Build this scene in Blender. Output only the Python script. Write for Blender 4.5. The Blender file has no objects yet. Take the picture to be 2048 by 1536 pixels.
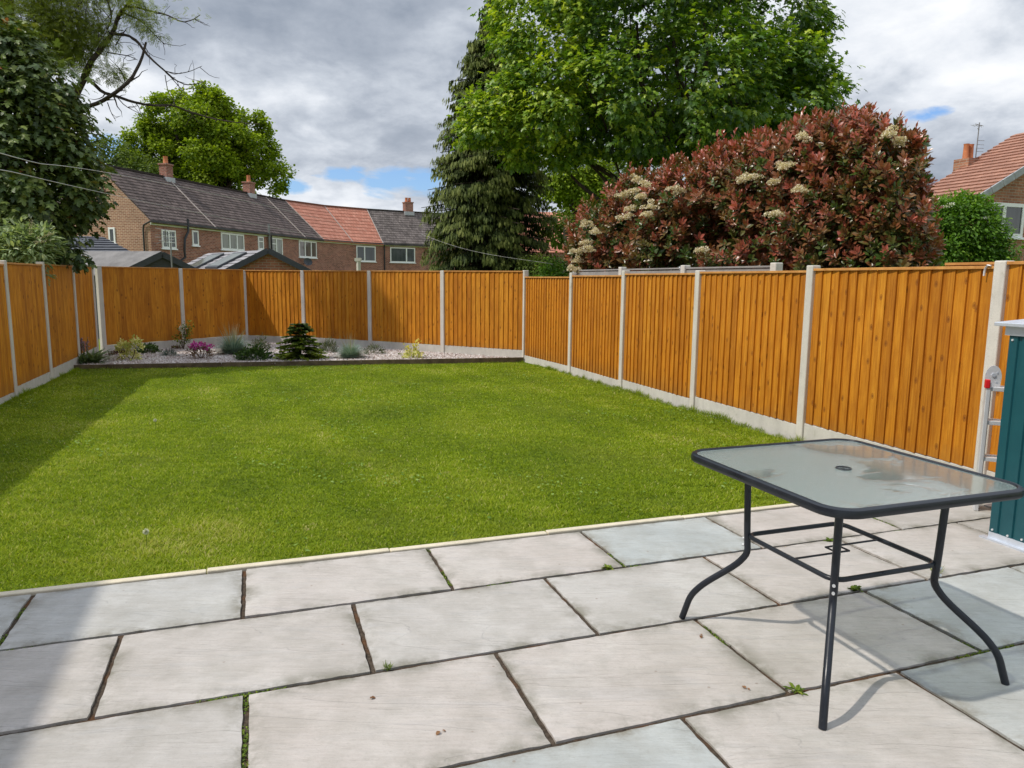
import bpy, math, random
import numpy as np
from mathutils import Matrix, Vector
random.seed(7); RG = np.random.default_rng(11)
D = bpy.data; SC = bpy.context.scene; COL = SC.collection

# ------------------------------------------------------------------ camera
F_PX, PITCH, ROLL, CAM_H = 1458.0, 0.142248, 0.00985, 1.441
cam = D.objects.new('camera', D.cameras.new('camera')); COL.objects.link(cam)
cam.data.sensor_width = 36; cam.data.lens = F_PX / 2048 * 36
cam.data.clip_start = 0.05; cam.data.clip_end = 2000
_R = Vector((1, 0, 0)); _U = Vector((0, math.sin(PITCH), math.cos(PITCH))); _F = Vector((0, math.cos(PITCH), -math.sin(PITCH)))
_cx = _R * math.cos(ROLL) + _U * math.sin(ROLL); _cy = -_R * math.sin(ROLL) + _U * math.cos(ROLL); _cz = -_F
cam.matrix_world = Matrix(((_cx.x, _cy.x, _cz.x, 0), (_cx.y, _cy.y, _cz.y, 0), (_cx.z, _cy.z, _cz.z, CAM_H), (0, 0, 0, 1)))
SC.camera = cam

def ray(x, y):
    u = (x - 1024) / F_PX; v = -(y - 768) / F_PX
    c, s = math.cos(ROLL), math.sin(ROLL)
    u, v = c * u - s * v, s * u + c * v
    return np.array([u, math.cos(PITCH) + v * math.sin(PITCH), -math.sin(PITCH) + v * math.cos(PITCH)])
def at(x, y, Y):                      # world point at depth Y seen in that direction
    d = ray(x, y); p = d * Y / d[1]; p[2] += CAM_H; return p
def on_z(x, y, z):
    d = ray(x, y); p = d * (z - CAM_H) / d[2]; p[2] = z; return p
def on_line(x, P, T):                 # where the vertical plane through 2D line P + s*T is met by column x (at horizon height)
    k = ((x - 1024) / F_PX) * math.cos(PITCH)
    return (k * P[1] - P[0]) / (T[0] - k * T[1])
def z_on(x, y, P, T):
    d = ray(x, y)
    A = np.array([[d[0], -T[0]], [d[1], -T[1]]]); s = np.linalg.solve(A, np.array(P[:2], float))
    return s[1], CAM_H + d[2] * s[0]

# ------------------------------------------------------------------ light
SUN = Vector((-0.588, -0.183, 0.788)).normalized()
sl = D.lights.new('sun', 'SUN'); sl.energy = 2.65; sl.angle = math.radians(1.0); sl.color = (1, 0.94, 0.85)
so = D.objects.new('sun', sl); COL.objects.link(so); so.rotation_euler = SUN.to_track_quat('Z', 'Y').to_euler()
so.location = (-20, -6, 30)
SC.view_settings.view_transform = 'Standard'; SC.view_settings.look = 'None'
SC.view_settings.exposure = 0.3; SC.view_settings.gamma = 1; SC.view_settings.use_curve_mapping = False

class NT:
    def __init__(s, tree): s.t = tree
    def n(s, typ, **kw):
        nd = s.t.nodes.new(typ)
        for k, v in kw.items():
            if k.startswith('i_'):
                key = k[2:]; key = int(key) if key.isdigit() else key.replace('_', ' ')
                if isinstance(v, bpy.types.NodeSocket): s.t.links.new(v, nd.inputs[key])
                else: nd.inputs[key].default_value = v
            else: setattr(nd, k, v)
        return nd
    def l(s, a, b): s.t.links.new(a, b)
    def math(s, op, a, b=0.0, c=None, clamp=False):
        nd = s.n('ShaderNodeMath', operation=op, use_clamp=clamp)
        for i, v in enumerate((a, b) if c is None else (a, b, c)):
            if isinstance(v, bpy.types.NodeSocket): s.l(v, nd.inputs[i])
            else: nd.inputs[i].default_value = v
        return nd.outputs[0]
    def ramp(s, fac, stops, interp='LINEAR'):
        nd = s.n('ShaderNodeValToRGB'); cr = nd.color_ramp; cr.interpolation = interp
        while len(cr.elements) < len(stops): cr.elements.new(0.5)
        for e, (p, c) in zip(cr.elements, stops):
            e.position = p; e.color = (*c, 1) if hasattr(c, '__len__') else (c, c, c, 1)
        s.l(fac, nd.inputs[0]); return nd.outputs[0]
    def mix(s, fac, a, b, bt='MIX'):
        nd = s.n('ShaderNodeMix', data_type='RGBA', blend_type=bt)
        for k, v in ((0, fac), (6, a), (7, b)):
            if isinstance(v, bpy.types.NodeSocket): s.l(v, nd.inputs[k])
            elif k == 0: nd.inputs[0].default_value = v
            else: nd.inputs[k].default_value = (*v, 1) if len(v) == 3 else v
        return nd.outputs[2]
    def comb(s, x, y, z=0.0):
        nd = s.n('ShaderNodeCombineXYZ')
        for i, v in enumerate((x, y, z)):
            if isinstance(v, bpy.types.NodeSocket): s.l(v, nd.inputs[i])
            else: nd.inputs[i].default_value = v
        return nd.outputs[0]
    def noise(s, vec, scale, detail=4.0, rough=0.55, dist=0.0):
        nd = s.n('ShaderNodeTexNoise'); s.l(vec, nd.inputs['Vector'])
        nd.inputs['Scale'].default_value = scale; nd.inputs['Detail'].default_value = detail
        nd.inputs['Roughness'].default_value = rough; nd.inputs['Distortion'].default_value = dist
        return nd.outputs[0]

# ------------------------------------------------------------------ sky with clouds
W = D.worlds.new('World'); SC.world = W; W.use_nodes = True
W.node_tree.nodes.clear(); T = NT(W.node_tree)
sky = T.n('ShaderNodeTexSky', sky_type='NISHITA', sun_disc=False)
sky.sun_elevation = math.radians(52); sky.sun_rotation = math.atan2(SUN.x, SUN.y); sky.altitude = 50
co = T.n('ShaderNodeTexCoord').outputs['Generated']
sp = T.n('ShaderNodeSeparateXYZ'); T.l(co, sp.inputs[0])
zz = T.math('ADD', T.math('MAXIMUM', sp.outputs[2], 0.0), 0.34)
px = T.math('DIVIDE', sp.outputs[0], zz); py = T.math('DIVIDE', sp.outputs[1], zz)
pv = T.comb(px, py, 0.0)
n1 = T.noise(pv, 1.5, 9, 0.52, 0.25)
mp = T.n('ShaderNodeMapping'); T.l(pv, mp.inputs[0]); mp.inputs['Location'].default_value = (4.1, 2.3, 0.7)
n2 = T.noise(mp.outputs[0], 1.25, 8, 0.52, 0.15)
n3 = T.noise(mp.outputs[0], 5.2, 8, 0.6, 0.15)
shade = T.math('ADD', T.math('MULTIPLY', n2, 0.66), T.math('MULTIPLY', n3, 0.34))
elev = sp.outputs[2]
bright = T.math('SUBTRACT', 0.10, T.math('MULTIPLY', elev, 0.45))
bright = T.math('MAXIMUM', bright, -0.02)
shade = T.math('ADD', shade, bright)
ccol = T.ramp(shade, [(0.40, (.29, .335, .41)), (0.47, (.40, .445, .52)), (0.53, (.57, .615, .685)), (0.585, (.76, .795, .85)), (0.66, (.93, .945, .97))])
zen = T.n('ShaderNodeMapRange', interpolation_type='SMOOTHSTEP'); T.l(elev, zen.inputs[0])      # cloud deck brightened overhead, above the view, to lift the shadows
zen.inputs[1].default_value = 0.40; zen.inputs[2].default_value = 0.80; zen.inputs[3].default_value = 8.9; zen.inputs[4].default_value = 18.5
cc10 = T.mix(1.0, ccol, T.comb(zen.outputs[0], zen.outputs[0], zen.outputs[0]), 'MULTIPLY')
def gap(d, r0, r1):                       # an opening in the cloud deck round a direction
    d = Vector(d).normalized()
    sb = T.n('ShaderNodeVectorMath', operation='SUBTRACT'); T.l(co, sb.inputs[0]); sb.inputs[1].default_value = d
    ml = T.n('ShaderNodeVectorMath', operation='MULTIPLY'); T.l(sb.outputs[0], ml.inputs[0]); ml.inputs[1].default_value = (1, 1, 2.6)
    dp = T.n('ShaderNodeVectorMath', operation='LENGTH'); T.l(ml.outputs[0], dp.inputs[0]); a = dp.outputs['Value']
    mr = T.n('ShaderNodeMapRange', interpolation_type='SMOOTHSTEP'); T.l(a, mr.inputs[0])
    mr.inputs[1].default_value = r0; mr.inputs[2].default_value = r1; mr.inputs[3].default_value = 0.21; mr.inputs[4].default_value = 0.0
    return mr.outputs[0]
g = None
for (gx, gy, r1) in ((690, 350, .055), (785, 362, .075), (850, 368, .08), (225, 300, .07), (1835, 232, .055), (1875, 222, .04), (580, 372, .05)):
    q = gap(ray(gx, gy), 0.0, r1); g = q if g is None else T.math('MAXIMUM', g, q)
stretch = T.n('ShaderNodeMapping'); T.l(co, stretch.inputs[0]); stretch.inputs['Scale'].default_value = (1, 1, 3.2)
n4 = T.noise(stretch.outputs[0], 7.0, 7, 0.6, 0.3)
cov = T.math('SUBTRACT', T.math('ADD', T.math('MULTIPLY', n1, 0.35), T.math('MULTIPLY', n4, 0.65)), g)
cov = T.ramp(cov, [(0.30, 0.0), (0.385, 1.0)])
skyc = T.mix(1.0, sky.outputs[0], (0.85, 1.05, 1.35), 'MULTIPLY')
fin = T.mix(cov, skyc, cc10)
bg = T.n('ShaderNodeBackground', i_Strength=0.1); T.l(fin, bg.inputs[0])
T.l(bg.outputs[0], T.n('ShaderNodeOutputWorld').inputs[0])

# ------------------------------------------------------------------ materials
def mat(name):
    m = D.materials.new(name); m.use_nodes = True; m.node_tree.nodes.clear()
    t = NT(m.node_tree); t.out = t.n('ShaderNodeOutputMaterial'); return m, t
def princ(t, col, rough=0.6, bump=None, bd=0.01, metal=0.0, spec=0.5, **kw):
    p = t.n('ShaderNodeBsdfPrincipled')
    for k, v in (('Base Color', col), ('Roughness', rough), ('Metallic', metal), ('Specular IOR Level', spec)):
        if isinstance(v, bpy.types.NodeSocket): t.l(v, p.inputs[k])
        elif k == 'Base Color': p.inputs[k].default_value = (*v, 1)
        else: p.inputs[k].default_value = v
    for k, v in kw.items(): p.inputs[k.replace('_', ' ')].default_value = v
    if bump is not None:
        b = t.n('ShaderNodeBump', i_Distance=bd, i_Strength=1.0); t.l(bump, b.inputs['Height']); t.l(b.outputs[0], p.inputs['Normal'])
    t.l(p.outputs[0], t.out.inputs[0]); return p
def obco(t): return t.n('ShaderNodeTexCoord').outputs['Object']
def uvco(t): return t.n('ShaderNodeUVMap').outputs[0]
def att(t, n='rnd'): return t.n('ShaderNodeAttribute', attribute_name=n).outputs['Fac']

def simple(name, c, rough=0.6, metal=0.0, var=0.12, scale=6, bumpd=0.0, spec=0.5):
    m, t = mat(name); o = obco(t); n = t.noise(o, scale, 5, 0.6)
    a = tuple(x * (1 - var) for x in c); b = tuple(min(1, x * (1 + var)) for x in c)
    col = t.ramp(n, [(0.3, a), (0.7, b)])
    princ(t, col, rough, t.noise(o, scale * 12, 4) if bumpd else None, bumpd, metal, spec); return m

def wood_mat():
    m, t = mat('stained_board'); uv = uvco(t); r = att(t)
    s = t.n('ShaderNodeSeparateXYZ'); t.l(uv, s.inputs[0]); u, v = s.outputs[0], s.outputs[1]
    ro = t.math('MULTIPLY', r, 57.0)
    gv = t.comb(t.math('ADD', t.math('MULTIPLY', u, 60.0), ro), t.math('ADD', t.math('MULTIPLY', v, 2.2), ro), ro)
    grain = t.noise(gv, 1.0, 5, 0.6, 0.7)
    big = t.noise(t.comb(u, v, 0.0), 1.3, 3)
    blot = t.noise(t.comb(t.math('MULTIPLY', u, 9.0), t.math('ADD', t.math('MULTIPLY', v, 3.0), ro), ro), 1.0, 4, 0.6)
    col = t.ramp(grain, [(0.28, (0.40, 0.135, 0.008)), (0.5, (0.66, 0.262, 0.016)), (0.72, (0.80, 0.37, 0.036))])
    col = t.mix(t.ramp(blot, [(0.45, 0.0), (0.66, 0.55)]), col, (0.44, 0.15, 0.010))
    col = t.mix(1.0, col, t.ramp(r, [(0, (0.76, 0.70, 0.66)), (0.3, (0.95, 0.93, 0.9)), (0.7, (1, 1, 1)), (1, (1.06, 1.14, 1.3))]), 'MULTIPLY')
    col = t.mix(1.0, col, t.ramp(big, [(0.3, (0.84, 0.84, 0.84)), (0.7, (1.0, 1.0, 1.0))]), 'MULTIPLY')
    vo = t.n('ShaderNodeTexVoronoi', feature='F1', voronoi_dimensions='2D'); vo.inputs['Scale'].default_value = 1.0
    t.l(t.comb(t.math('ADD', t.math('MULTIPLY', u, 8.0), ro), t.math('ADD', t.math('MULTIPLY', v, 5.2), ro), 0.0), vo.inputs['Vector'])
    vs_ = t.n('ShaderNodeSeparateXYZ'); t.l(vo.outputs['Color'], vs_.inputs[0])
    kn = t.ramp(vo.outputs['Distance'], [(0.04, 1.0), (0.085, 0.35), (0.11, 0.75), (0.16, 0.0)])
    kn = t.math('MULTIPLY', kn, t.ramp(vs_.outputs[0], [(0.70, 0.0), (0.74, 1.0)]))
    col = t.mix(t.math('MULTIPLY', kn, 0.85), col, (0.17, 0.05, 0.008))
    col = t.mix(1.0, col, (0.95, 0.92, 0.9), 'MULTIPLY')
    spl = t.math('ADD', t.math('MULTIPLY', v, 4.0), t.math('MULTIPLY', t.noise(t.comb(t.math('MULTIPLY', u, 6.0), t.math('MULTIPLY', v, 6.0), 0.0), 1.0, 5, 0.6), 1.6))
    col = t.mix(t.ramp(t.math('MULTIPLY', spl, 0.25), [(0.46, 0.42), (0.62, 0.0)]), col, (0.30, 0.13, 0.03))
    rust = t.noise(t.comb(t.math('MULTIPLY', u, 120.0), t.math('MULTIPLY', v, 30.0), ro), 1.0, 2)
    princ(t, col, 0.62, t.math('ADD', grain, t.math('MULTIPLY', rust, 0.3)), 0.0025, spec=0.3); return m
M_wood = wood_mat()
def wood_cap():
    m, t = mat('stained_rail'); o = obco(t)
    n = t.noise(o, 9, 5, 0.7)
    princ(t, t.ramp(n, [(0.3, (0.42, 0.17, 0.035)), (0.7, (0.66, 0.33, 0.09))]), 0.65, n, 0.003); return m
M_cap = wood_cap()
def concrete_mat(name, c, dark=0.75, green=0.35):
    m, t = mat(name); o = obco(t)
    n = t.noise(o, 3.0, 7, 0.65); f = t.noise(o, 140.0, 3, 0.7); st = t.n('ShaderNodeMapping'); t.l(o, st.inputs[0]); st.inputs['Scale'].default_value = (14, 14, 1.2)
    s = t.noise(st.outputs[0], 1.0, 5, 0.6)
    col = t.ramp(n, [(0.3, tuple(x * dark for x in c)), (0.7, c)])
    col = t.mix(t.ramp(s, [(0.45, 0.0), (0.75, 0.5)]), col, tuple(x * 0.62 for x in c))
    col = t.mix(t.ramp(f, [(0.35, 0.35), (0.6, 0.0)]), col, tuple(x * 0.6 for x in c))
    mo = t.noise(o, 5.5, 6, 0.7)
    col = t.mix(t.ramp(mo, [(0.58, 0.0), (0.72, green)]), col, (0.16, 0.17, 0.07))
    vo = t.n('ShaderNodeTexVoronoi', i_Scale=55.0); t.l(o, vo.inputs['Vector'])
    pit = t.ramp(vo.outputs['Distance'], [(0.05, 0.0), (0.2, 1.0)])
    princ(t, col, 0.9, t.math('ADD', t.math('MULTIPLY', f, 0.5), pit), 0.0018, spec=0.2); return m
M_post = concrete_mat('concrete_post', (0.72, 0.68, 0.61), 0.8, 0.25)
M_gboard = concrete_mat('concrete_board', (0.68, 0.65, 0.59), 0.75, 0.35)
M_kerb = concrete_mat('concrete_edging', (0.74, 0.66, 0.50), 0.8, 0.3)
M_weathered = concrete_mat('weathered_grey_wood', (0.42, 0.40, 0.38), 0.6, 0.2)

def slab_mat():
    m, t = mat('sandstone'); o = obco(t); r = att(t); tint = att(t, 'tint')
    off = t.n('ShaderNodeVectorMath', operation='ADD'); t.l(o, off.inputs[0]); t.l(t.comb(t.math('MULTIPLY', r, 31.0), t.math('MULTIPLY', r, 17.0), r), off.inputs[1])
    mp = t.n('ShaderNodeMapping'); t.l(off.outputs[0], mp.inputs[0]); mp.inputs['Rotation'].default_value = (0, 0, -0.27); mp.inputs['Scale'].default_value = (1.0, 5.5, 1)
    lay = t.noise(mp.outputs[0], 2.2, 8, 0.62, 0.9)
    fine = t.noise(off.outputs[0], 90, 5, 0.7); med = t.noise(off.outputs[0], 1.9, 6, 0.6, 0.6)
    mp2 = t.n('ShaderNodeMapping'); t.l(mp.outputs[0], mp2.inputs[0]); mp2.inputs['Scale'].default_value = (1, 1.6, 1)
    str_ = t.noise(mp2.outputs[0], 9.0, 6, 0.65, 0.4)
    pink = t.ramp(med, [(0.3, (0.435, 0.39, 0.348)), (0.5, (0.50, 0.452, 0.41)), (0.75, (0.53, 0.495, 0.452))])
    blue = t.ramp(med, [(0.3, (0.36, 0.385, 0.375)), (0.7, (0.475, 0.495, 0.475))])
    col = t.mix(tint, pink, blue)
    col = t.mix(t.ramp(lay, [(0.36, 0.45), (0.48, 0.0), (0.68, 0.25)]), col, t.mix(tint, (0.43, 0.405, 0.385), (0.40, 0.43, 0.425)))
    col = t.mix(1.0, col, t.ramp(str_, [(0.25, (0.90, 0.89, 0.88)), (0.6, (1.02, 1.02, 1.02))]), 'MULTIPLY')
    col = t.mix(t.ramp(fine, [(0.28, 0.30), (0.45, 0.0)]), col, (0.25, 0.23, 0.2))
    # iron spots, pits and lichen flecks
    vo = t.n('ShaderNodeTexVoronoi', i_Scale=17.0); t.l(off.outputs[0], vo.inputs['Vector'])
    sel = t.n('ShaderNodeSeparateXYZ'); t.l(vo.outputs['Color'], sel.inputs[0])
    spot = t.math('MULTIPLY', t.ramp(vo.outputs['Distance'], [(0.06, 1.0), (0.13, 0.0)]), t.ramp(sel.outputs[0], [(0.84, 0.0), (0.88, 1.0)]))
    col = t.mix(t.math('MULTIPLY', spot, 0.55), col, (0.22, 0.16, 0.115))
    dirt = t.noise(off.outputs[0], 5.0, 6, 0.7)
    edge = att(t, 'edge')
    col = t.mix(t.math('MULTIPLY', t.ramp(dirt, [(0.42, 0.0), (0.62, 1.0)]), t.math('ADD', t.math('MULTIPLY', edge, 0.8), 0.28)), col, (0.24, 0.225, 0.185))
    # ledges of the riven surface
    led = t.ramp(t.noise(mp.outputs[0], 0.85, 4, 0.5, 1.2), [(0.44, 0.0), (0.452, 0.5), (0.56, 0.52), (0.568, 1.0)])
    h = t.math('ADD', t.math('MULTIPLY', lay, 1.1), t.math('ADD', t.math('MULTIPLY', str_, 0.55), t.math('ADD', t.math('MULTIPLY', fine, 0.18), t.math('MULTIPLY', led, 0.55))))
    princ(t, col, 0.78, h, 0.0065, spec=0.28); return m
M_slab = slab_mat()
def joint_mat():
    m, t = mat('joint_soil'); o = obco(t)
    n = t.noise(o, 60, 5, 0.75); b = t.noise(o, 5, 4, 0.6)
    col = t.ramp(n, [(0.3, (0.03, 0.022, 0.016)), (0.6, (0.095, 0.072, 0.052)), (0.75, (0.17, 0.14, 0.11))])
    col = t.mix(t.ramp(b, [(0.5, 0.0), (0.62, 0.6)]), col, (0.13, 0.055, 0.02))
    princ(t, col, 0.95, n, 0.008, spec=0.15); return m
M_joint = joint_mat()
def lawn_mat():
    m, t = mat('lawn_soil'); o = obco(t)
    n = t.noise(o, 40, 5, 0.7); b = t.noise(o, 1.4, 4, 0.6)
    col = t.ramp(n, [(0.3, (0.09, 0.13, 0.006)), (0.7, (0.20, 0.27, 0.012))])
    col = t.mix(t.ramp(b, [(0.5, 0.0), (0.7, 0.5)]), col, (0.12, 0.13, 0.03))
    princ(t, col, 0.95, n, 0.02, spec=0.1); return m
M_lawn = lawn_mat()
def leaf_mat(name, stops, rough=0.5, trans=0.35, spec=0.4, tl=1.3, attr='rnd', patch=None):
    m, t = mat(name); r = att(t, attr)
    col = t.ramp(r, stops)
    if patch:
        o = obco(t); b = t.noise(o, patch[0], 5, 0.6)
        col = t.mix(t.ramp(b, [(patch[1], 0.0), (patch[2], patch[3])]), col, patch[4])
    p = princ(t, col, rough, spec=spec)
    tr = t.n('ShaderNodeBsdfTranslucent'); tc = t.mix(1.0, col, (tl, tl * 1.05, tl * 0.5), 'MULTIPLY'); t.l(tc, tr.inputs[0])
    mx = t.n('ShaderNodeMixShader', i_Fac=trans); t.l(p.outputs[0], mx.inputs[1]); t.l(tr.outputs[0], mx.inputs[2])
    t.l(mx.outputs[0], t.out.inputs[0]); return m
M_grass = leaf_mat('grass_blade', [(0, (0.08, 0.135, 0.006)), (0.35, (0.20, 0.28, 0.007)), (0.7, (0.29, 0.37, 0.011)), (0.93, (0.42, 0.46, 0.04)), (1, (0.55, 0.48, 0.20))], 0.55, 0.38, 0.2, patch=(0.9, 0.48, 0.74, 0.35, (0.34, 0.34, 0.06)))
M_syc = leaf_mat('sycamore_leaf', [(0, (0.030, 0.072, 0.012)), (0.36, (0.085, 0.175, 0.020)), (0.64, (0.21, 0.33, 0.022)), (1, (0.46, 0.54, 0.04))], 0.42, 0.36, 0.45)
M_map = leaf_mat('maple_leaf', [(0, (0.032, 0.056, 0.016)), (0.4, (0.080, 0.125, 0.030)), (0.75, (0.18, 0.23, 0.045)), (0.96, (0.19, 0.18, 0.04)), (1, (0.34, 0.12, 0.05))], 0.45, 0.22, 0.4)
M_oak = leaf_mat('oak_leaf', [(0, (0.08, 0.14, 0.010)), (0.5, (0.22, 0.31, 0.014)), (1, (0.40, 0.48, 0.026))], 0.6, 0.3, 0.25)
M_con = leaf_mat('conifer_spray', [(0, (0.018, 0.032, 0.009)), (0.40, (0.055, 0.080, 0.018)), (0.75, (0.125, 0.155, 0.035)), (1, (0.21, 0.235, 0.062))], 0.65, 0.15, 0.2)
M_pho = leaf_mat('photinia_leaf', [(0, (0.065, 0.12, 0.020)), (0.22, (0.13, 0.12, 0.030)), (0.42, (0.25, 0.11, 0.040)), (0.72, (0.34, 0.095, 0.055)), (1, (0.50, 0.14, 0.10))], 0.34, 0.22, 0.7, 1.1)
M_eld = leaf_mat('elder_leaf', [(0, (0.05, 0.12, 0.012)), (0.6, (0.12, 0.25, 0.02)), (1, (0.24, 0.36, 0.04))], 0.5, 0.35, 0.3)
M_ash = leaf_mat('ash_leaf', [(0, (0.10, 0.14, 0.018)), (0.6, (0.24, 0.29, 0.03)), (1, (0.38, 0.41, 0.06))], 0.5, 0.4, 0.3)
M_bud = leaf_mat('buddleia_leaf', [(0, (0.14, 0.21, 0.09)), (0.6, (0.32, 0.40, 0.19)), (1, (0.50, 0.54, 0.32))], 0.55, 0.3, 0.3)
M_far = leaf_mat('far_leaf', [(0, (0.06, 0.10, 0.02)), (0.6, (0.12, 0.17, 0.03)), (1, (0.20, 0.24, 0.06))], 0.6, 0.3, 0.2)
M_moss = leaf_mat('moss_tuft', [(0, (0.06, 0.10, 0.012)), (0.6, (0.13, 0.20, 0.02)), (1, (0.24, 0.28, 0.04))], 0.7, 0.2, 0.2)
M_cream = leaf_mat('cream_flower', [(0, (0.55, 0.43, 0.29)), (0.5, (0.80, 0.70, 0.53)), (1, (0.90, 0.84, 0.70))], 0.7, 0.3, 0.2, 1.0)
def plantm(name, *c, rough=0.55, trans=0.25): return leaf_mat(name, [(i / (len(c) - 1), k) for i, k in enumerate(c)], rough, trans, 0.3, 1.1)
M_bark = simple('bark', (0.13, 0.10, 0.075), 0.9, var=0.35, scale=9, bumpd=0.01, spec=0.1)
M_barkd = simple('dark_bark', (0.07, 0.055, 0.045), 0.9, var=0.3, scale=12, bumpd=0.01, spec=0.1)
def gravel_mat():
    m, t = mat('chippings'); r = att(t); o = obco(t)
    col = t.ramp(r, [(0, (0.30, 0.22, 0.19)), (0.3, (0.50, 0.42, 0.38)), (0.6, (0.62, 0.56, 0.52)), (1, (0.74, 0.71, 0.68))])
    princ(t, col, 0.8, t.noise(o, 150, 3), 0.003, spec=0.3); return m
M_gravel = gravel_mat()
M_bed = simple('bed_base', (0.38, 0.32, 0.28), 0.9, var=0.4, scale=60, bumpd=0.02)
M_sleeper = simple('timber_edging', (0.12, 0.09, 0.055), 0.85, var=0.4, scale=8, bumpd=0.004, spec=0.2)
M_black = None
def blackmetal():
    m, t = mat('black_powder_coat'); o = obco(t)
    n = t.noise(o, 7, 6, 0.75); sc = t.n('ShaderNodeMapping'); t.l(o, sc.inputs[0]); sc.inputs['Scale'].default_value = (60, 60, 9)
    s = t.noise(sc.outputs[0], 1.0, 4, 0.7)
    col = t.ramp(n, [(0.35, (0.010, 0.013, 0.019)), (0.7, (0.022, 0.026, 0.034))])
    col = t.mix(t.ramp(s, [(0.66, 0.0), (0.78, 0.5)]), col, (0.16, 0.15, 0.13))
    princ(t, col, t.ramp(n, [(0.3, 0.25), (0.7, 0.42)]), s, 0.0004, spec=0.35); return m
M_black = blackmetal()
def glassm():
    m, t = mat('textured_glass'); o = obco(t)
    vo = t.n('ShaderNodeTexVoronoi', i_Scale=110.0); t.l(o, vo.inputs['Vector'])
    peb = t.noise(o, 70, 3, 0.5)
    # shape of the rainwater lying on the glass
    mp = t.n('ShaderNodeMapping'); t.l(o, mp.inputs[0]); mp.inputs['Rotation'].default_value = (0, 0, 0.35); mp.inputs['Scale'].default_value = (1, 1.3, 1); mp.inputs['Location'].default_value = (1.9, 0.35, 0)
    sx = t.n('ShaderNodeSeparateXYZ'); t.l(o, sx.inputs[0])
    lean = t.math('ADD', t.math('MULTIPLY', sx.outputs[0], 0.75), t.math('MULTIPLY', sx.outputs[1], -0.22))
    w = t.math('ADD', t.noise(mp.outputs[0], 3.0, 7, 0.62, 0.6), t.math('MULTIPLY', lean, 0.42))
    wet = t.ramp(w, [(0.545, 0.0), (0.56, 1.0)])
    sc = t.noise(o, 26, 6, 0.8, 1.5); dirt = t.ramp(sc, [(0.52, 0.0), (0.60, 0.6)])
    rough = t.mix(wet, (0.24, 0.24, 0.24), (0.07, 0.07, 0.07))
    col = t.mix(dirt, (0.70, 0.84, 0.78), (0.92, 0.92, 0.84))
    bmp = t.n('ShaderNodeBump', i_Distance=0.0012); t.l(t.math('MULTIPLY', peb, t.math('SUBTRACT', 1.0, wet)), bmp.inputs['Height']); 
    dif = t.n('ShaderNodeBsdfDiffuse'); t.l(col, dif.inputs[0])
    trl = t.n('ShaderNodeBsdfTranslucent'); trl.inputs[0].default_value = (0.75, 0.85, 0.80, 1)
    tra = t.n('ShaderNodeBsdfTransparent'); tra.inputs[0].default_value = (0.90, 0.96, 0.93, 1)
    rfr = t.n('ShaderNodeBsdfRefraction', i_Roughness=0.18, i_IOR=1.04); rfr.inputs[0].default_value = (0.8, 0.86, 0.83, 1)
    a = t.n('ShaderNodeMixShader', i_Fac=0.35); t.l(dif.outputs[0], a.inputs[1]); t.l(trl.outputs[0], a.inputs[2])
    a2 = t.n('ShaderNodeMixShader', i_Fac=0.12); t.l(tra.outputs[0], a2.inputs[1]); t.l(rfr.outputs[0], a2.inputs[2])
    b = t.n('ShaderNodeMixShader', i_Fac=0.68); t.l(a.outputs[0], b.inputs[1]); t.l(a2.outputs[0], b.inputs[2])
    gl = t.n('ShaderNodeBsdfGlossy'); gl.inputs[0].default_value = (1, 1, 1, 1)
    rs = t.n('ShaderNodeSeparateXYZ'); t.l(rough, rs.inputs[0]); t.l(rs.outputs[0], gl.inputs['Roughness']); t.l(bmp.outputs[0], gl.inputs['Normal'])
    fr = t.n('ShaderNodeFresnel', i_IOR=1.55); t.l(bmp.outputs[0], fr.inputs['Normal'])
    fac = t.math('MULTIPLY', fr.outputs[0], t.math('ADD', 1.0, t.math('MULTIPLY', wet, 0.35)), clamp=True)
    c = t.n('ShaderNodeMixShader'); t.l(fac, c.inputs[0]); t.l(b.outputs[0], c.inputs[1]); t.l(gl.outputs[0], c.inputs[2])
    t.l(c.outputs[0], t.out.inputs[0]); return m
M_glass = glassm()
def brick_mat(name, c1, c2, mo, off=0.0, bs=0.095):
    m, t = mat(name); uv = uvco(t)
    b = t.n('ShaderNodeTexBrick', offset=0.5, i_Scale=1.0); t.l(uv, b.inputs['Vector'])
    b.inputs['Brick Width'].default_value = bs * 3; b.inputs['Row Height'].default_value = bs; b.inputs['Mortar Size'].default_value = bs * .12
    b.inputs['Mortar Smooth'].default_value = 0.1; b.inputs['Bias'].default_value = off
    b.inputs['Color1'].default_value = (*c1, 1); b.inputs['Color2'].default_value = (*c2, 1); b.inputs['Mortar'].default_value = (*mo, 1)
    n = t.noise(uv, 0.6, 5, 0.6); f = t.noise(uv, 25, 3, 0.6)
    col = t.mix(1.0, b.outputs[0], t.ramp(n, [(0.3, (0.72, 0.72, 0.72)), (0.7, (1.12, 1.1, 1.08))]), 'MULTIPLY')
    f = t.noise(uv, 5, 4, 0.7)
    col = t.mix(t.ramp(f, [(0.55, 0.0), (0.68, 0.5)]), col, tuple(x * 1.6 for x in c2))
    princ(t, col, 0.88, b.outputs['Fac'], -0.006, spec=0.2); return m
M_brick_red = brick_mat('red_brick', (0.22, 0.075, 0.055), (0.40, 0.17, 0.12), (0.42, 0.33, 0.28))
M_brick_buff = brick_mat('buff_brick', (0.27, 0.135, 0.09), (0.38, 0.205, 0.135), (0.64, 0.49, 0.38))
M_brick_brown = brick_mat('brown_brick', (0.29, 0.125, 0.075), (0.42, 0.20, 0.125), (0.40, 0.31, 0.25))
M_brick_ext = brick_mat('orange_red_brick', (0.30, 0.11, 0.07), (0.38, 0.16, 0.10), (0.38, 0.28, 0.22))
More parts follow.
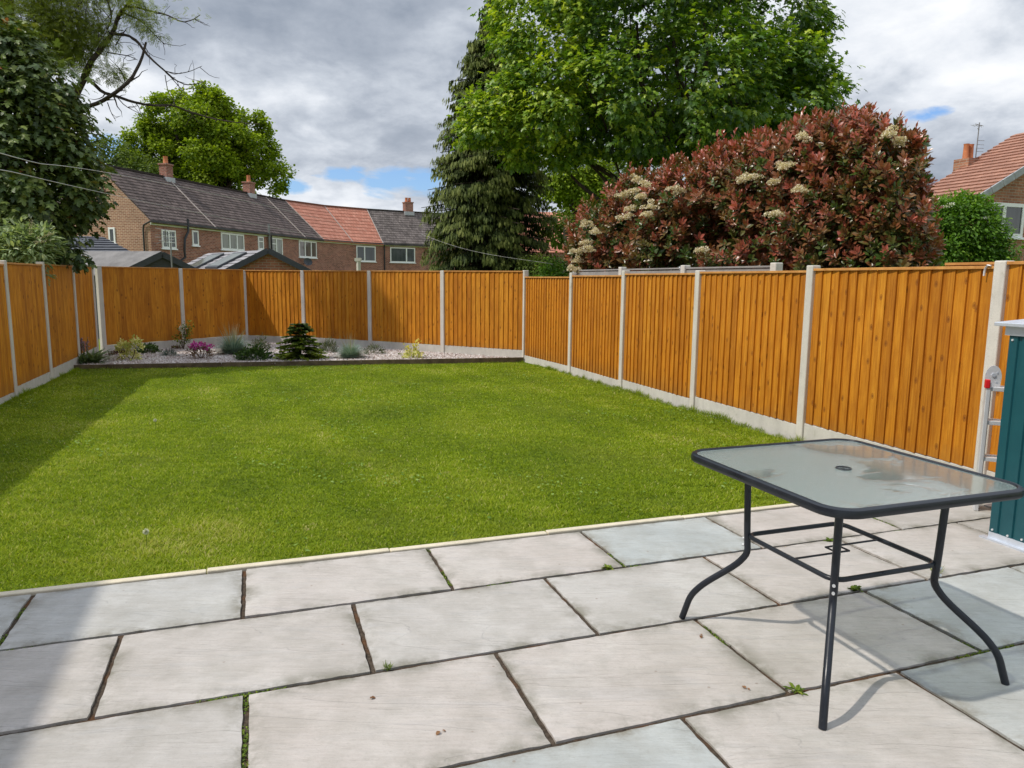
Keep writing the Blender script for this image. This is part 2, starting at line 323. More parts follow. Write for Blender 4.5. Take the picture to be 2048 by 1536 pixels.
def tile_mat(name, c1, c2, w=0.18, mott=0.5):
    m, t = mat(name); uv = uvco(t); r = att(t)
    s = t.n('ShaderNodeSeparateXYZ'); t.l(uv, s.inputs[0])
    b = t.n('ShaderNodeTexBrick', offset=0.5, i_Scale=1.0); t.l(t.comb(s.outputs[0], t.math('MULTIPLY', r, 100.0)), b.inputs['Vector'])
    b.inputs['Brick Width'].default_value = w; b.inputs['Row Height'].default_value = 1.0; b.inputs['Mortar Size'].default_value = 0.008
    b.inputs['Color1'].default_value = (*c1, 1); b.inputs['Color2'].default_value = (*c2, 1); b.inputs['Mortar'].default_value = (*[x * 0.45 for x in c1], 1)
    n = t.noise(uv, 1.2, 6, 0.7)
    col = t.mix(1.0, b.outputs[0], t.ramp(n, [(0.3, (1 - mott,) * 3), (0.7, (1 + mott * 0.4,) * 3)]), 'MULTIPLY')
    princ(t, col, 0.85, b.outputs['Fac'], -0.01, spec=0.25); return m
M_tile_dark = tile_mat('brown_roof_tile', (0.10, 0.075, 0.068), (0.185, 0.14, 0.125))
M_tile_dark2 = tile_mat('grey_brown_roof_tile', (0.13, 0.108, 0.10), (0.22, 0.185, 0.17))
M_tile_or = tile_mat('orange_roof_tile', (0.46, 0.18, 0.12), (0.56, 0.25, 0.175), 0.3, 0.2)
M_tile_pink = tile_mat('terracotta_roof_tile', (0.34, 0.17, 0.12), (0.42, 0.22, 0.155), 0.3, 0.25)
M_tile_grey = tile_mat('grey_roof_tile', (0.28, 0.27, 0.28), (0.36, 0.35, 0.36), 0.3, 0.2)
M_tile_gdark = tile_mat('charcoal_roof_tile', (0.085, 0.09, 0.105), (0.12, 0.125, 0.14), 0.3, 0.2)
M_felt = simple('roofing_felt', (0.20, 0.19, 0.185), 0.95, var=0.3, scale=2.0, bumpd=0.01)
M_upvc = simple('white_plastic', (0.80, 0.80, 0.80), 0.35, var=0.04)
M_dkplastic = simple('black_plastic', (0.022, 0.024, 0.028), 0.4, var=0.2)
M_char = simple('charcoal_board', (0.035, 0.040, 0.048), 0.5, var=0.2)
M_grey = simple('grey_plastic', (0.20, 0.20, 0.20), 0.5)
M_pot = simple('clay_pot', (0.50, 0.17, 0.07), 0.8, var=0.25, scale=4)
M_lead = simple('lead_flashing', (0.42, 0.43, 0.45), 0.5, metal=0.2)
M_verge = simple('grey_mortar', (0.34, 0.35, 0.37), 0.85, var=0.2, scale=4)
M_verge2 = simple('pale_mortar', (0.42, 0.36, 0.32), 0.9, var=0.2, scale=3)
M_galv = simple('galvanised_steel', (0.60, 0.64, 0.70), 0.42, metal=0.5, var=0.12, scale=14)
M_alu = simple('aluminium', (0.74, 0.75, 0.77), 0.45, metal=0.45, var=0.08, scale=10)
M_red = simple('red_plastic', (0.60, 0.015, 0.02), 0.35, var=0.08)
def tealm():
    m, t = mat('teal_paint'); o = obco(t); n = t.noise(o, 5, 6, 0.7); sp_ = t.noise(o, 60, 3, 0.6)
    col = t.ramp(n, [(0.3, (0.005, 0.062, 0.078)), (0.7, (0.009, 0.082, 0.098))])
    col = t.mix(t.ramp(sp_, [(0.68, 0.0), (0.76, 0.35)]), col, (0.12, 0.19, 0.2))
    princ(t, col, 0.36, spec=0.5); return m
M_teal = tealm()
def panem(name, c, curtain=None):
    m, t = mat(name); uv = uvco(t); s = t.n('ShaderNodeSeparateXYZ'); t.l(uv, s.inputs[0])
    col = t.ramp(t.noise(t.comb(t.math('MULTIPLY', s.outputs[0], 9.0), t.math('MULTIPLY', s.outputs[1], 0.4)), 1.0, 3), [(0.35, tuple(x * 0.55 for x in c)), (0.65, c)])
    princ(t, col, 0.06, spec=0.7); return m
M_pane = panem('window_glass', (0.06, 0.07, 0.072)); M_pane2 = panem('curtained_glass', (0.20, 0.21, 0.17)); M_pane3 = panem('blind_glass', (0.16, 0.13, 0.115))

# ------------------------------------------------------------------ mesh helpers
def make_mesh(name, V, Fs, m, parent=None, attrs=None, smooth=False, uv=True):
    """Fs: list of (M,k) arrays; V (N,3)"""
    V = np.asarray(V, np.float32); me = D.meshes.new(name)
    if not isinstance(Fs, list): Fs = [Fs]
    Fs = [np.asarray(f, np.int32) for f in Fs if len(f)]
    loops = np.concatenate([f.ravel() for f in Fs]); tot = np.concatenate([np.full(len(f), f.shape[1], np.int32) for f in Fs])
    st = np.concatenate([[0], np.cumsum(tot)[:-1]]).astype(np.int32)
    me.vertices.add(len(V)); me.vertices.foreach_set('co', V.ravel())
    me.loops.add(len(loops)); me.loops.foreach_set('vertex_index', loops)
    me.polygons.add(len(tot)); me.polygons.foreach_set('loop_start', st)
    try: me.polygons.foreach_set('loop_total', tot)
    except Exception: pass
    me.polygons.foreach_set('use_smooth', np.full(len(tot), bool(smooth)))
    me.update(calc_edges=True)
    if uv:
        ul = me.uv_layers.new(name='UVMap'); nl = []
        i = 0; out = np.zeros((len(loops), 2), np.float32)
        for f in Fs:
            a = V[f[:, 0]]; b = V[f[:, 1]]; c = V[f[:, 2]]
            n = np.cross(b - a, c - a); n /= np.maximum(np.linalg.norm(n, axis=1, keepdims=True), 1e-9)
            tt = np.stack([-n[:, 1], n[:, 0], np.zeros(len(n))], 1); ln = np.linalg.norm(tt, axis=1, keepdims=True)
            tt = np.where(ln < 1e-3, np.array([[1.0, 0, 0]]), tt / np.maximum(ln, 1e-9)); bb = np.cross(n, tt)
            P = V[f]; u = np.einsum('fki,fi->fk', P, tt); v = np.einsum('fki,fi->fk', P, bb)
            k = f.size; out[i:i + k] = np.stack([u, v], -1).reshape(-1, 2); i += k
        ul.data.foreach_set('uv', out.ravel())
    for k, v in (attrs or {}).items():
        at_ = me.attributes.new(k, 'FLOAT', 'POINT'); at_.data.foreach_set('value', np.asarray(v, np.float32))
    me.materials.append(m)
    o = D.objects.new(name, me); COL.objects.link(o)
    if parent: o.parent = parent
    return o
def empty(name, loc, rz=0.0):
    o = D.objects.new(name, None); COL.objects.link(o); o.location = loc; o.rotation_euler = (0, 0, rz); o.empty_display_size = 0.2; return o
def tag(o, label=None, cat=None, group=None, kind=None):
    if label: o['label'] = label
    if cat: o['category'] = cat
    if group: o['group'] = group
    if kind: o['kind'] = kind
    return o
class MB:
    def __init__(s, origin=(0, 0, 0)): s.v = []; s.f = []; s.r = []; s.cur = 0.5; s.o = np.array(origin, float)
    def add(s, vs, fs):
        b = len(s.v); s.v += [tuple(np.asarray(v, float) - s.o) for v in vs]; s.r += [s.cur] * len(vs)
        s.f += [tuple(b + i for i in f) for f in fs]; return s
    def hexa(s, p):                      # 8 points: bottom ring 4, top ring 4 (ccw from above)
        return s.add(p, [(3, 2, 1, 0), (4, 5, 6, 7), (0, 1, 5, 4), (1, 2, 6, 5), (2, 3, 7, 6), (3, 0, 4, 7)])
    def box(s, c, size, T=(1, 0), rz=None):
        if rz is not None: T = (math.cos(rz), math.sin(rz))
        T = np.array([T[0], T[1], 0.0]); T /= np.linalg.norm(T); Nn = np.array([-T[1], T[0], 0]); Z = np.array([0, 0, 1.0]); c = np.array(c, float)
        a, b, h = [x / 2 for x in size]
        q = [(-a, -b), (a, -b), (a, b), (-a, b)]
        return s.hexa([c + T * x + Nn * y - Z * h for x, y in q] + [c + T * x + Nn * y + Z * h for x, y in q])
    def tube(s, P, R, n=8, close=False, flat=None):
        P = [np.array(p, float) for p in P]; m = len(P); R = R if hasattr(R, '__len__') else [R] * m
        base = len(s.v); up = None; rings = []
        for i in range(m):
            a = P[(i - 1) % m] if (i > 0 or close) else P[i]; b = P[(i + 1) % m] if (i < m - 1 or close) else P[i]
            t = b - a; t /= max(np.linalg.norm(t), 1e-9)
            if up is None: up = np.array([0, 0, 1.0]) if abs(t[2]) < 0.9 else np.array([1.0, 0, 0])
            x = np.cross(t, up); x /= max(np.linalg.norm(x), 1e-9); up = np.cross(x, t)
            ring = [P[i] + R[i] * (math.cos(2 * math.pi * k / n) * x + math.sin(2 * math.pi * k / n) * up * (flat or 1)) for k in range(n)]
            rings.append(ring)
        vs = [v for r in rings for v in r]; fs = []
        for i in range(m if close else m - 1):
            j = (i + 1) % m
            for k in range(n): fs.append((i * n + k, i * n + (k + 1) % n, j * n + (k + 1) % n, j * n + k))
        if not close: fs.append(tuple(range(n - 1, -1, -1))); fs.append(tuple((m - 1) * n + k for k in range(n)))
        return s.add(vs, [f[::-1] for f in fs])
    def bar(s, a, b, w, h):              # beam from a to b
        a = np.array(a, float); b = np.array(b, float); t = b - a; t /= np.linalg.norm(t)
        x = np.cross(t, [0, 0, 1.0]); x = x / np.linalg.norm(x) if np.linalg.norm(x) > 1e-6 else np.array([1.0, 0, 0]); z = np.cross(x, t)
        q = [(-w / 2, -h / 2), (w / 2, -h / 2), (w / 2, h / 2), (-w / 2, h / 2)]
        return s.add([a + x * i + z * j for i, j in q] + [b + x * i + z * j for i, j in q],
                     [(0, 1, 2, 3), (7, 6, 5, 4), (4, 5, 1, 0), (5, 6, 2, 1), (6, 7, 3, 2), (7, 4, 0, 3)])
    def build(s, name, m, parent=None, smooth=False, bevel=0.0, rel=False):
        by = {}
        for f in s.f: by.setdefault(len(f), []).append(f)
        o = make_mesh(name, s.v, [np.array(x) for x in by.values()], m, parent, {'rnd': s.r}, smooth)
        if smooth and bevel == 0:
            try: o.data.set_sharp_from_angle(angle=math.radians(40))
            except Exception: pass
        if bevel:
            b = o.modifiers.new('bevel', 'BEVEL'); b.width = bevel; b.segments = 2; b.limit_method = 'ANGLE'
        return o

# ---- leaf templates (x along leaf, y across, z up), triangles
def T_maple():
    h = [(0.02, .34, -.05), (.24, .19, 0), (.50, .50, -.08), (.56, .17, 0), (.78, .2, -.04), (1.0, 0, -.14)]
    v = [(.38, 0, .03), (0, 0, 0)] + h + [(x, -y, z) for x, y, z in h[-2::-1]]
    n = len(v); return np.array(v), np.array([(0, i, i + 1 if i + 1 < n else 1) for i in range(1, n)])
def T_oval(w=.2, fold=.05, droop=-.12):
    v = [(0, 0, 0), (.35, w, fold), (.72, w * .8, fold * .3), (1, 0, droop), (.72, -w * .8, fold * .3), (.35, -w, fold), (.5, 0, -.01)]
    return np.array(v), np.array([(6, 0, 5), (6, 1, 0), (6, 2, 1), (6, 3, 2), (6, 4, 3), (6, 5, 4)])[:, ::-1]
def T_dia(w=.3):
    return np.array([(0, 0, 0), (.5, w, .04), (1, 0, -.08), (.5, -w, .04)]), np.array([(0, 1, 2), (0, 2, 3)])[:, ::-1]
def T_pinnate():
    vs, fs = [], []
    for i in range(4):
        for sgn in (-1, 1):
            b = len(vs); x = .2 + i * .2
            vs += [(x, 0, 0), (x + .14, sgn * .18, .0), (x + .2, sgn * .36, -.06), (x + .04, sgn * .2, 0)]; fs += [(b, b + 1, b + 2), (b, b + 2, b + 3)]
    b = len(vs); vs += [(.9, 0, 0), (1.05, .06, 0), (1.25, 0, -.05), (1.05, -.06, 0)]; fs += [(b, b + 1, b + 2), (b, b + 2, b + 3)]
    return np.array(vs), np.array(fs)
def T_strand():
    v = [(0, -.05, 0), (0, .05, 0), (.35, .16, .02), (.35, -.16, -.02), (.7, .13, -.03), (.7, -.13, .03), (1, 0, 0)]
    return np.array(v), np.array([(0, 1, 2), (0, 2, 3), (3, 2, 4), (3, 4, 5), (5, 4, 6)])
def T_blade(w=.045, bend=.25):
    v = [(0, -w, 0), (0, w, 0), (.55, w * .8, .06 * bend * 4), (.55, -w * .8, .06 * bend * 4), (1, 0, bend)]
    return np.array(v), np.array([(0, 1, 2), (0, 2, 3), (3, 2, 4)])
def nrm(a): return a / np.maximum(np.linalg.norm(a, axis=1, keepdims=True), 1e-9)
def leaf_arrays(P, Dr, U, S, T):
    tv, tf = T; X = nrm(Dr); Z = nrm(U - (U * X).sum(1, keepdims=True) * X); Y = np.cross(Z, X)
    S = np.asarray(S).reshape(-1, 1, 1)
    V = P[:, None, :] + S * (tv[None, :, 0:1] * X[:, None, :] + tv[None, :, 1:2] * Y[:, None, :] + tv[None, :, 2:3] * Z[:, None, :])
    n, k = len(P), len(tv); Fc = tf[None] + (np.arange(n) * k)[:, None, None]
    return V.reshape(-1, 3), Fc.reshape(-1, 3)
def leaf_obj(name, P, Dr, U, S, T, m, parent=None, rnd=None, origin=(0, 0, 0)):
    P = np.asarray(P) - np.asarray(origin); V, Fc = leaf_arrays(P, Dr, U, S, T)
    if rnd is None: rnd = RG.random(len(P))
    return make_mesh(name, V, Fc, m, parent, {'rnd': np.repeat(rnd, len(T[0]))}, uv=False)
def rn(n, s=1.0): return RG.normal(0, s, (n, 3))
def wav(P, f, seed):
    r = np.random.default_rng(seed); a = np.zeros(len(P))
    for i in range(6):
        k = r.normal(0, f, 3); a += np.sin(P @ k + r.random() * 6.28)
    return a / 6 ** 0.5
def crown(ells, n_tips, k, spread, lsize, seed=1, shell=(0.74, 1.03), thresh=-0.9, wf=1.6, inner=0.12, droop=0.5, inside=0.72, flat=.6):
    """twig tips over a union of ellipsoids; returns leaf P, Dr, U, S, rnd"""
    E_ = [(np.array(c, float), np.array(r, float) * np.ones(3)) for c, r in ells]
    w = np.array([(e[1][0] * e[1][1] + e[1][0] * e[1][2] + e[1][1] * e[1][2]) for e in E_]); w = w / w.sum()
    tips, nr = [], []
    idx = RG.choice(len(E_), int(n_tips * 1.9), p=w)
    d = nrm(rn(len(idx))); rad = RG.uniform(shell[0], shell[1], len(idx)); inn = RG.random(len(idx)) < inner; rad[inn] = RG.uniform(.3, .75, inn.sum())
    C = np.array([E_[i][0] for i in idx]); R = np.array([E_[i][1] for i in idx]); P = C + d * R * rad[:, None]
    P += 0.0
    ok = wav(P, wf, seed) > thresh
    for c, r in E_:
        q = (np.linalg.norm((P - c) / r, axis=1) > inside) | inn; ok &= q
    P = P[ok][:n_tips]; nn = nrm((d / R * R.mean())[ok][:n_tips])
    n = len(P); twr = RG.random(n)
    PP = np.repeat(P, k, 0) + rn(n * k, spread) * np.array([1, 1, flat]); N2 = np.repeat(nn, k, 0)
    out = nrm(PP - np.repeat(P - nn * spread * 1.2, k, 0))
    Dr = out * 0.9 + rn(n * k, .35) + np.array([0, 0, -droop]); U = N2 * .5 + np.array([0, 0, 1.0]) + rn(n * k, .35)
    S = lsize * RG.uniform(.6, 1.15, n * k)
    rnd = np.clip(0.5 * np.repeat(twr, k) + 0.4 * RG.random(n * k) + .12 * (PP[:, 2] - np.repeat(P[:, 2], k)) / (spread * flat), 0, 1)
    return PP, Dr, U, S, rnd
def limb(P0, P1, r0, r1, bend=0.1, n=6):
    P0 = np.array(P0, float); P1 = np.array(P1, float); L = np.linalg.norm(P1 - P0); o = RG.normal(0, 1, 3) * L * bend
    return [P0 + (P1 - P0) * t + o * math.sin(math.pi * t) * 0.6 + RG.normal(0, 1, 3) * L * .012 for t in np.linspace(0, 1, n)], list(np.linspace(r0, r1, n))

# ------------------------------------------------------------------ ground levels
def lawn_z(x, y): return -0.028 - 0.0082 * y
YAW = 0.33818; EX = np.array([math.cos(YAW), math.sin(YAW)]); EN = np.array([math.sin(YAW), -math.cos(YAW)]); O0 = np.array([-.6708, 3.6985])
def pat(a, b): return O0 + EX * a + EN * b

# big terrain sheet
g = MB(); 
N = 24; xs = np.linspace(-400, 400, N); ys = np.linspace(-60, 700, N)
vs = [(x, y, -0.42) for y in ys for x in xs]; g.add(vs, [(j * N + i, j * N + i + 1, (j + 1) * N + i + 1, (j + 1) * N + i) for j in range(N - 1) for i in range(N - 1)])
tag(g.build('ground', M_lawn), kind='structure')

# fences: post positions (x, y)
RIGHT = [(3.43 + .3424 * 1.78, 5.16 - 1.78), (3.43, 5.16), (2.822, 6.937), (2.213, 8.714), (1.604, 10.49), (.996, 12.27), (.239, 14.1)]
BACK = [(.239, 14.1), (-1.43, 15.05), (-3.11, 16.0), (-4.81, 16.87), (-6.30, 17.25), (-7.13, 15.75), (-8.02, 14.25)]
LEFTF = [(-4.15, 2.75), (-4.68, 4.3), (-5.21, 5.87), (-5.75, 7.45), (-6.31, 9.1), (-6.86, 10.7), (-7.50, 12.5), (-8.04, 14.02)]

def poly_sheet(name, pts, zf, m, kind='structure'):
    v = [(x, y, zf(x, y)) for x, y in pts]
    b = MB(); b.add(v, [tuple(range(len(v)))]); o = b.build(name, m); tag(o, kind=kind); return o
K0 = pat(-9, -0.045); K1 = pat(4.3, -0.045)
bedL = np.array([-7.42, 12.10]); bedR = np.array([.22, 14.04])
lawn_poly = [tuple(K0), tuple(K1), (3.45, 5.2), (.239, 14.06), tuple(bedR), tuple(bedL), (-7.5, 12.4), (-6.2, 9.0), (-5.0, 5.5), (-6.5, 2.5)]
lawn_poly = [tuple(pat(-5.2, -.045)), tuple(pat(4.25, -.045)), (.26, 14.1), tuple(bedL + np.array([-.1, 0])), (-5.2, 5.5)]
poly_sheet('lawn', lawn_poly, lambda x, y: lawn_z(x, y), M_lawn)

# ------------------------------------------------------------------ patio
b = MB(); P4 = [pat(-7, 0), pat(5.2, 0), pat(5.2, 5.5), pat(-7, 5.5)][::-1]
b.hexa([(p[0], p[1], -.3) for p in P4] + [(p[0], p[1], -.013) for p in P4]); 
o = b.build('patio_bed', M_joint); tag(o, kind='structure')
ROWS = [0, .555, 1.165, 1.77, 2.385, 3.0, 3.61, 4.22, 4.83, 5.44]
JT = {0: [-5.2, -4.3, -3.4, -2.51, -1.6, -.695, .235, 1.14, 1.99, 2.99, 3.9, 4.8], 1: [-4.8, -3.9, -3.0, -2.08, -1.158, -.232, .692, 1.602, 2.49, 3.4, 4.3],
      2: [-5.2, -4.3, -3.4, -2.5, -1.6, -.676, .242, 1.148, 2.08, 3.03, 3.95], 3: [-4.8, -3.9, -3.0, -2.07, -1.15, -.22, .70, 1.635, 2.55, 3.46]}
for r in range(4, 9): JT[r] = [x + (0.45 if r % 2 == 0 else 0.0) for x in JT[3]]
TINT = {(0, 4): .55, (0, 5): .12, (0, 6): .05, (0, 7): 1, (0, 8): .05, (0, 9): .3, (0, 3): .7, (1, 4): .18, (1, 3): .2, (1, 5): .3, (1, 6): .35, (1, 7): .12, (1, 8): .15, (1, 9): .3, (2, 4): .3, (2, 5): .05, (2, 6): .05, (2, 7): .12, (2, 8): .85, (2, 9): .9, (3, 3): .3, (3, 4): .1, (3, 5): .9, (3, 6): .1, (3, 7): .75, (3, 8): .9}
V, Fq, Rr, Tt, Ed = [], [], [], [], []
for r in range(9):
    jt = JT[r]
    for c in range(len(jt) - 1):
        g2 = 0.0105; a0, a1, b0, b1 = jt[c] + g2, jt[c + 1] - g2, ROWS[r] + g2, ROWS[r + 1] - g2
        if r == 0: b0 = 0.004
        nx, ny = 26, 18; us = np.linspace(a0, a1, nx); vs_ = np.linspace(b0, b1, ny); rv = RG.random(); tn = TINT.get((r, c), (0.1 + .25 * RG.random()) if RG.random() < .75 else .85)
        base = len(V); ph = RG.random(8) * 6.28; zt = RG.uniform(-.002, .002)
        for j, vv in enumerate(vs_):
            for i, uu in enumerate(us):
                du = dv = 0
                if i in (0, nx - 1): du = .0010 * math.sin(vv * 41 + ph[0]) + .0010 * math.sin(vv * 97 + ph[1]) + RG.normal(0, .0008)
                if j in (0, ny - 1): dv = .0010 * math.sin(uu * 37 + ph[2]) + .0010 * math.sin(uu * 89 + ph[3]) + RG.normal(0, .0008)
                ee = min(i, nx - 1 - i, j, ny - 1 - j)
                z = zt - (0.0045 if ee == 0 else 0.0) + .0012 * math.sin(uu * 9 + ph[4]) * math.sin(vv * 13 + ph[5])
                p = pat(uu + du, vv + dv); V.append((p[0], p[1], z)); Rr.append(rv); Tt.append(tn); Ed.append(1.0 if ee == 0 else (.45 if ee == 1 else 0))
        for j in range(ny - 1):
            for i in range(nx - 1): q = base + j * nx + i; Fq.append((q, q + nx, q + nx + 1, q + 1))
        ring = [base + i for i in range(nx)] + [base + j * nx + nx - 1 for j in range(1, ny)] + [base + (ny - 1) * nx + i for i in range(nx - 2, -1, -1)] + [base + j * nx for j in range(ny - 2, 0, -1)]
        lb = len(V)
        for q in ring: x, y, z = V[q]; V.append((x, y, z - .03)); Rr.append(rv); Tt.append(tn); Ed.append(1.0)
        for k in range(len(ring)): k2 = (k + 1) % len(ring); Fq.append((ring[k], ring[k2], lb + k2, lb + k))
o = make_mesh('patio', V, np.array(Fq), M_slab, None, {'rnd': Rr, 'tint': Tt, 'edge': Ed}, smooth=True); tag(o, kind='structure')
try: o.data.set_sharp_from_angle(angle=math.radians(45))
except Exception: pass
# concrete edging between patio and lawn: lengths butted end to end
b = MB(); a = -6.3
while a < 4.12:
    a2 = min(a + 0.905, 4.12); b.cur = random.random()
    p = [pat(a + .002, -.052), pat(a2 - .002, -.052), pat(a2 - .002, -.008), pat(a + .002, -.008)]; p = p[::-1]; dz = random.uniform(-.003, .003)
    b.hexa([(q[0], q[1], -.2) for q in p] + [(q[0], q[1], .006 + dz) for q in p]); a = a2
o = b.build('patio_kerb', M_kerb, bevel=.006); tag(o, kind='structure')

# ------------------------------------------------------------------ grass
def inside(poly, X, Y):
    c = np.zeros(len(X), bool); n = len(poly)
    for i in range(n):
        x0, y0 = poly[i]; x1, y1 = poly[(i + 1) % n]
        cond = ((y0 > Y) != (y1 > Y)); xx = (x1 - x0) * (Y - y0) / ((y1 - y0) if y1 != y0 else 1e-9) + x0
        c ^= cond & (X < xx)
    return c
VIS = lambda X, Y: (np.abs(X) < Y * .74 + .5)
def sample_lawn(n, dens):
    X = RG.uniform(-8, 4, n); Y = RG.uniform(1.5, 14.2, n)
    k = inside(lawn_poly, X, Y) & VIS(X, Y) & (RG.random(n) < dens(X, Y)); return X[k], Y[k]
X, Y = sample_lawn(2600000, lambda x, y: np.clip((4.4 / np.maximum(y, 3.0)) ** 1.6, .13, 1))
PZ = np.stack([X, Y, np.zeros_like(X)], 1)
cl = wav(PZ, 9, 5) * .5 + wav(PZ, 28, 6) * .5; big = wav(PZ, 1.6, 8)
n = len(X); print('blades', n)
far = np.clip((Y - 3) / 8, 0, 1)
S = (0.027 + .007 * cl + .004 * big) * RG.uniform(.5, 1.25, n); S = np.clip(S, .012, .07)
tilt = .55 + .25 * RG.random(n)
ang = RG.uniform(0, 6.283, n) + wav(PZ, 14, 9)
Dr = np.stack([np.cos(ang) * tilt, np.sin(ang) * tilt, np.ones(n)], 1); U = np.stack([np.cos(ang), np.sin(ang), np.zeros(n)], 1) + rn(n, .3)
wsc = 1 + far * 1.2
P = np.stack([X, Y, lawn_z(X, Y) - .002], 1)
mid = wav(PZ, 4.2, 77)
tone = np.clip(.42 + .15 * big + .10 * mid + .15 * cl + RG.normal(0, .24, n), 0, .97); dead = RG.random(n) < (.015 + .10 * (mid + .6 * big > 1.5) + .3 * (wav(PZ, 11, 78) + .5 * mid > 2.35)); tone[dead] = 1
tv, tf = T_blade(.05, .3)
Xa = nrm(Dr); Za = nrm(U - (U * Xa).sum(1, keepdims=True) * Xa); Ya = np.cross(Za, Xa)
wv = (.0016 * RG.uniform(.7, 1.5, n) * wsc / .05)
Vg = P[:, None] + S[:, None, None] * (tv[None, :, 0:1] * Xa[:, None] + tv[None, :, 2:3] * Za[:, None]) + (wv[:, None, None] * tv[None, :, 1:2]) * Ya[:, None]
Fg = (tf[None] + (np.arange(n) * 5)[:, None, None]).reshape(-1, 3)
o = make_mesh('grass', Vg.reshape(-1, 3), Fg, M_grass, None, {'rnd': np.repeat(tone, 5)}, uv=False); tag(o, 'short mown green lawn grass with paler patches', 'grass', kind='stuff')
# longer untrimmed grass along the gravel boards
def edge_grass(name, pts, off, n, h, lab):
    PP = []
    for (p, q) in zip(pts[:-1], pts[1:]):
        p = np.array(p); q = np.array(q); t = (q - p) / np.linalg.norm(q - p); nn = np.array([-t[1], t[0]]) * off
        k = int(n * np.linalg.norm(q - p)); s = RG.random(k)[:, None]; PP.append(p + (q - p) * s + nn * (1 + np.abs(RG.normal(0, .55, k))[:, None]))
    PP = np.concatenate(PP); k = len(PP); P = np.stack([PP[:, 0], PP[:, 1], lawn_z(PP[:, 0], PP[:, 1]) - .003], 1)
    cl = np.clip(.6 + .45 * wav(P, 7, 3), .2, 1.7); ang = RG.uniform(0, 6.28, k)
    Dr = np.stack([np.cos(ang) * .45, np.sin(ang) * .45, np.ones(k)], 1)
    o = leaf_obj(name, P, Dr, rn(k), h * cl * RG.uniform(.5, 1.2, k), T_blade(.028, .3), M_grass, rnd=np.clip(RG.normal(.38, .2, k), 0, 1)); tag(o, lab, 'grass', kind='stuff')
edge_grass('long_grass', RIGHT[1:], .06, 800, .07, 'longer untrimmed grass along the foot of the right fence')
edge_grass('long_grass', LEFTF[3:7], -.065, 900, .07, 'longer untrimmed grass along the foot of the shaded left fence')
edge_grass('long_grass', [tuple(bedL), tuple(bedR)], -.05, 500, .045, 'grass fringe against the front of the timber bed edging')
edge_grass('long_grass', [tuple(pat(-5, -.05)), tuple(pat(4.1, -.05))], .018, 900, .04, 'grass fringe overhanging the concrete patio edging')
M_clover = plantm('clover_leaf', (.10, .19, .02), (.18, .29, .04), (.26, .36, .09), rough=0.75)
# broad clover / plantain leaves among the grass
X, Y = sample_lawn(42000, lambda x, y: .6 + 0 * x); n = len(X); PZ = np.stack([X, Y, 0 * X], 1); k = wav(PZ, 2.5, 21) + .5 * wav(PZ, 9, 22) > .75; X, Y = X[k], Y[k]; n = len(X)
P = np.stack([X, Y, lawn_z(X, Y) + .018], 1); a = RG.uniform(0, 6.28, n)
o = leaf_obj('clover', P, np.stack([np.cos(a), np.sin(a), .3 + 0 * a], 1), np.array([0, 0, 1.]) + rn(n, .3), RG.uniform(.014, .034, n), T_oval(.33), M_clover, rnd=RG.random(n)); tag(o, 'small broad clover and weed leaves scattered through the lawn', 'clover', kind='stuff')
# dandelion clocks
M_wht = plantm('white_petal', (.6, .62, .5), (.8, .8, .74))
def puff(x, y, lab):
    g_ = on_z(x, y, -.05); t = empty('dandelion_clock', g_); tag(t, lab, 'dandelion', 'dandelion clocks in the lawn')
    MB(g_).tube([g_, g_ + np.array([.004, 0, .05]), g_ + np.array([0, .003, .085])], .0017, 6).build('stalk', M_moss, t)
    k = 160; d = nrm(rn(k)); leaf_obj('seed_head', np.tile([0, .003, .088], (k, 1)) + 0 * d, d, rn(k), .019 + 0 * d[:, 0], T_dia(.14), M_wht, t)
puff(293, 1094, 'white dandelion clock in the lawn nearest the patio edging'); puff(311, 858, 'white dandelion clock standing in the middle of the lawn')

# ------------------------------------------------------------------ moss and weeds in the joints
PP = []
for r in range(1, 4):
    for a in np.arange(-3.2, 4.0, .007): PP.append((a, ROWS[r]))
for r in range(0, 4):
    for j in JT[r]:
        if -3 < j < 4:
            for b_ in np.arange(ROWS[r], ROWS[r + 1], .007): PP.append((j, b_))
PP = np.array(PP); w = np.stack([PP[:, 0], PP[:, 1], 0 * PP[:, 0]], 1)
k = (wav(w, 6.0, 33) + .9 * wav(w, 15, 34)) > 1.5; PP = np.repeat(PP[k], 5, 0) + RG.normal(0, .008, (k.sum() * 5, 2)); n = len(PP)
P = np.array([[*pat(a, b_), -.012] for a, b_ in PP]); a = RG.uniform(0, 6.28, n)
o = leaf_obj('moss', P, np.stack([np.cos(a), np.sin(a), RG.uniform(.2, 1.3, n)], 1), np.array([0, 0, 1.]) + rn(n, .3), RG.uniform(.005, .013, n), T_oval(.3), M_moss); tag(o, 'green moss and tiny weeds growing in the paving joints', 'moss', kind='stuff')
print('moss', n)
# loose grit and crumbs in joints
def weed(x, y, lab, n, h, flat, T_, m=M_moss, cat='weed', nm='weed'):
    g_ = on_z(x, y, -.008); a = RG.uniform(0, 6.28, n); Dr = np.stack([np.cos(a), np.sin(a), RG.uniform(*flat, n)], 1)
    o = leaf_obj(nm, np.tile(g_, (n, 1)) + rn(n, .006) * [1, 1, 0], Dr, np.array([0, 0, 1.]) + rn(n, .2), h * RG.uniform(.5, 1.1, n), T_, m, origin=g_); o.location = g_; tag(o, lab, cat, 'weeds in the paving joints')
weed(1592, 1383, 'leafy rosette weed in the joint just left of the front table leg', 22, .042, (.1, .7), T_oval(.13, .04, -.2))
weed(1872, 1148, 'wispy grass tuft in the joint beside the right table leg', 40, .085, (.5, 2), T_blade(.02, .3), M_grass)
weed(1662, 1085, 'bright green weed in the joint beneath the table frame', 40, .035, (.2, 1), T_oval(.3))
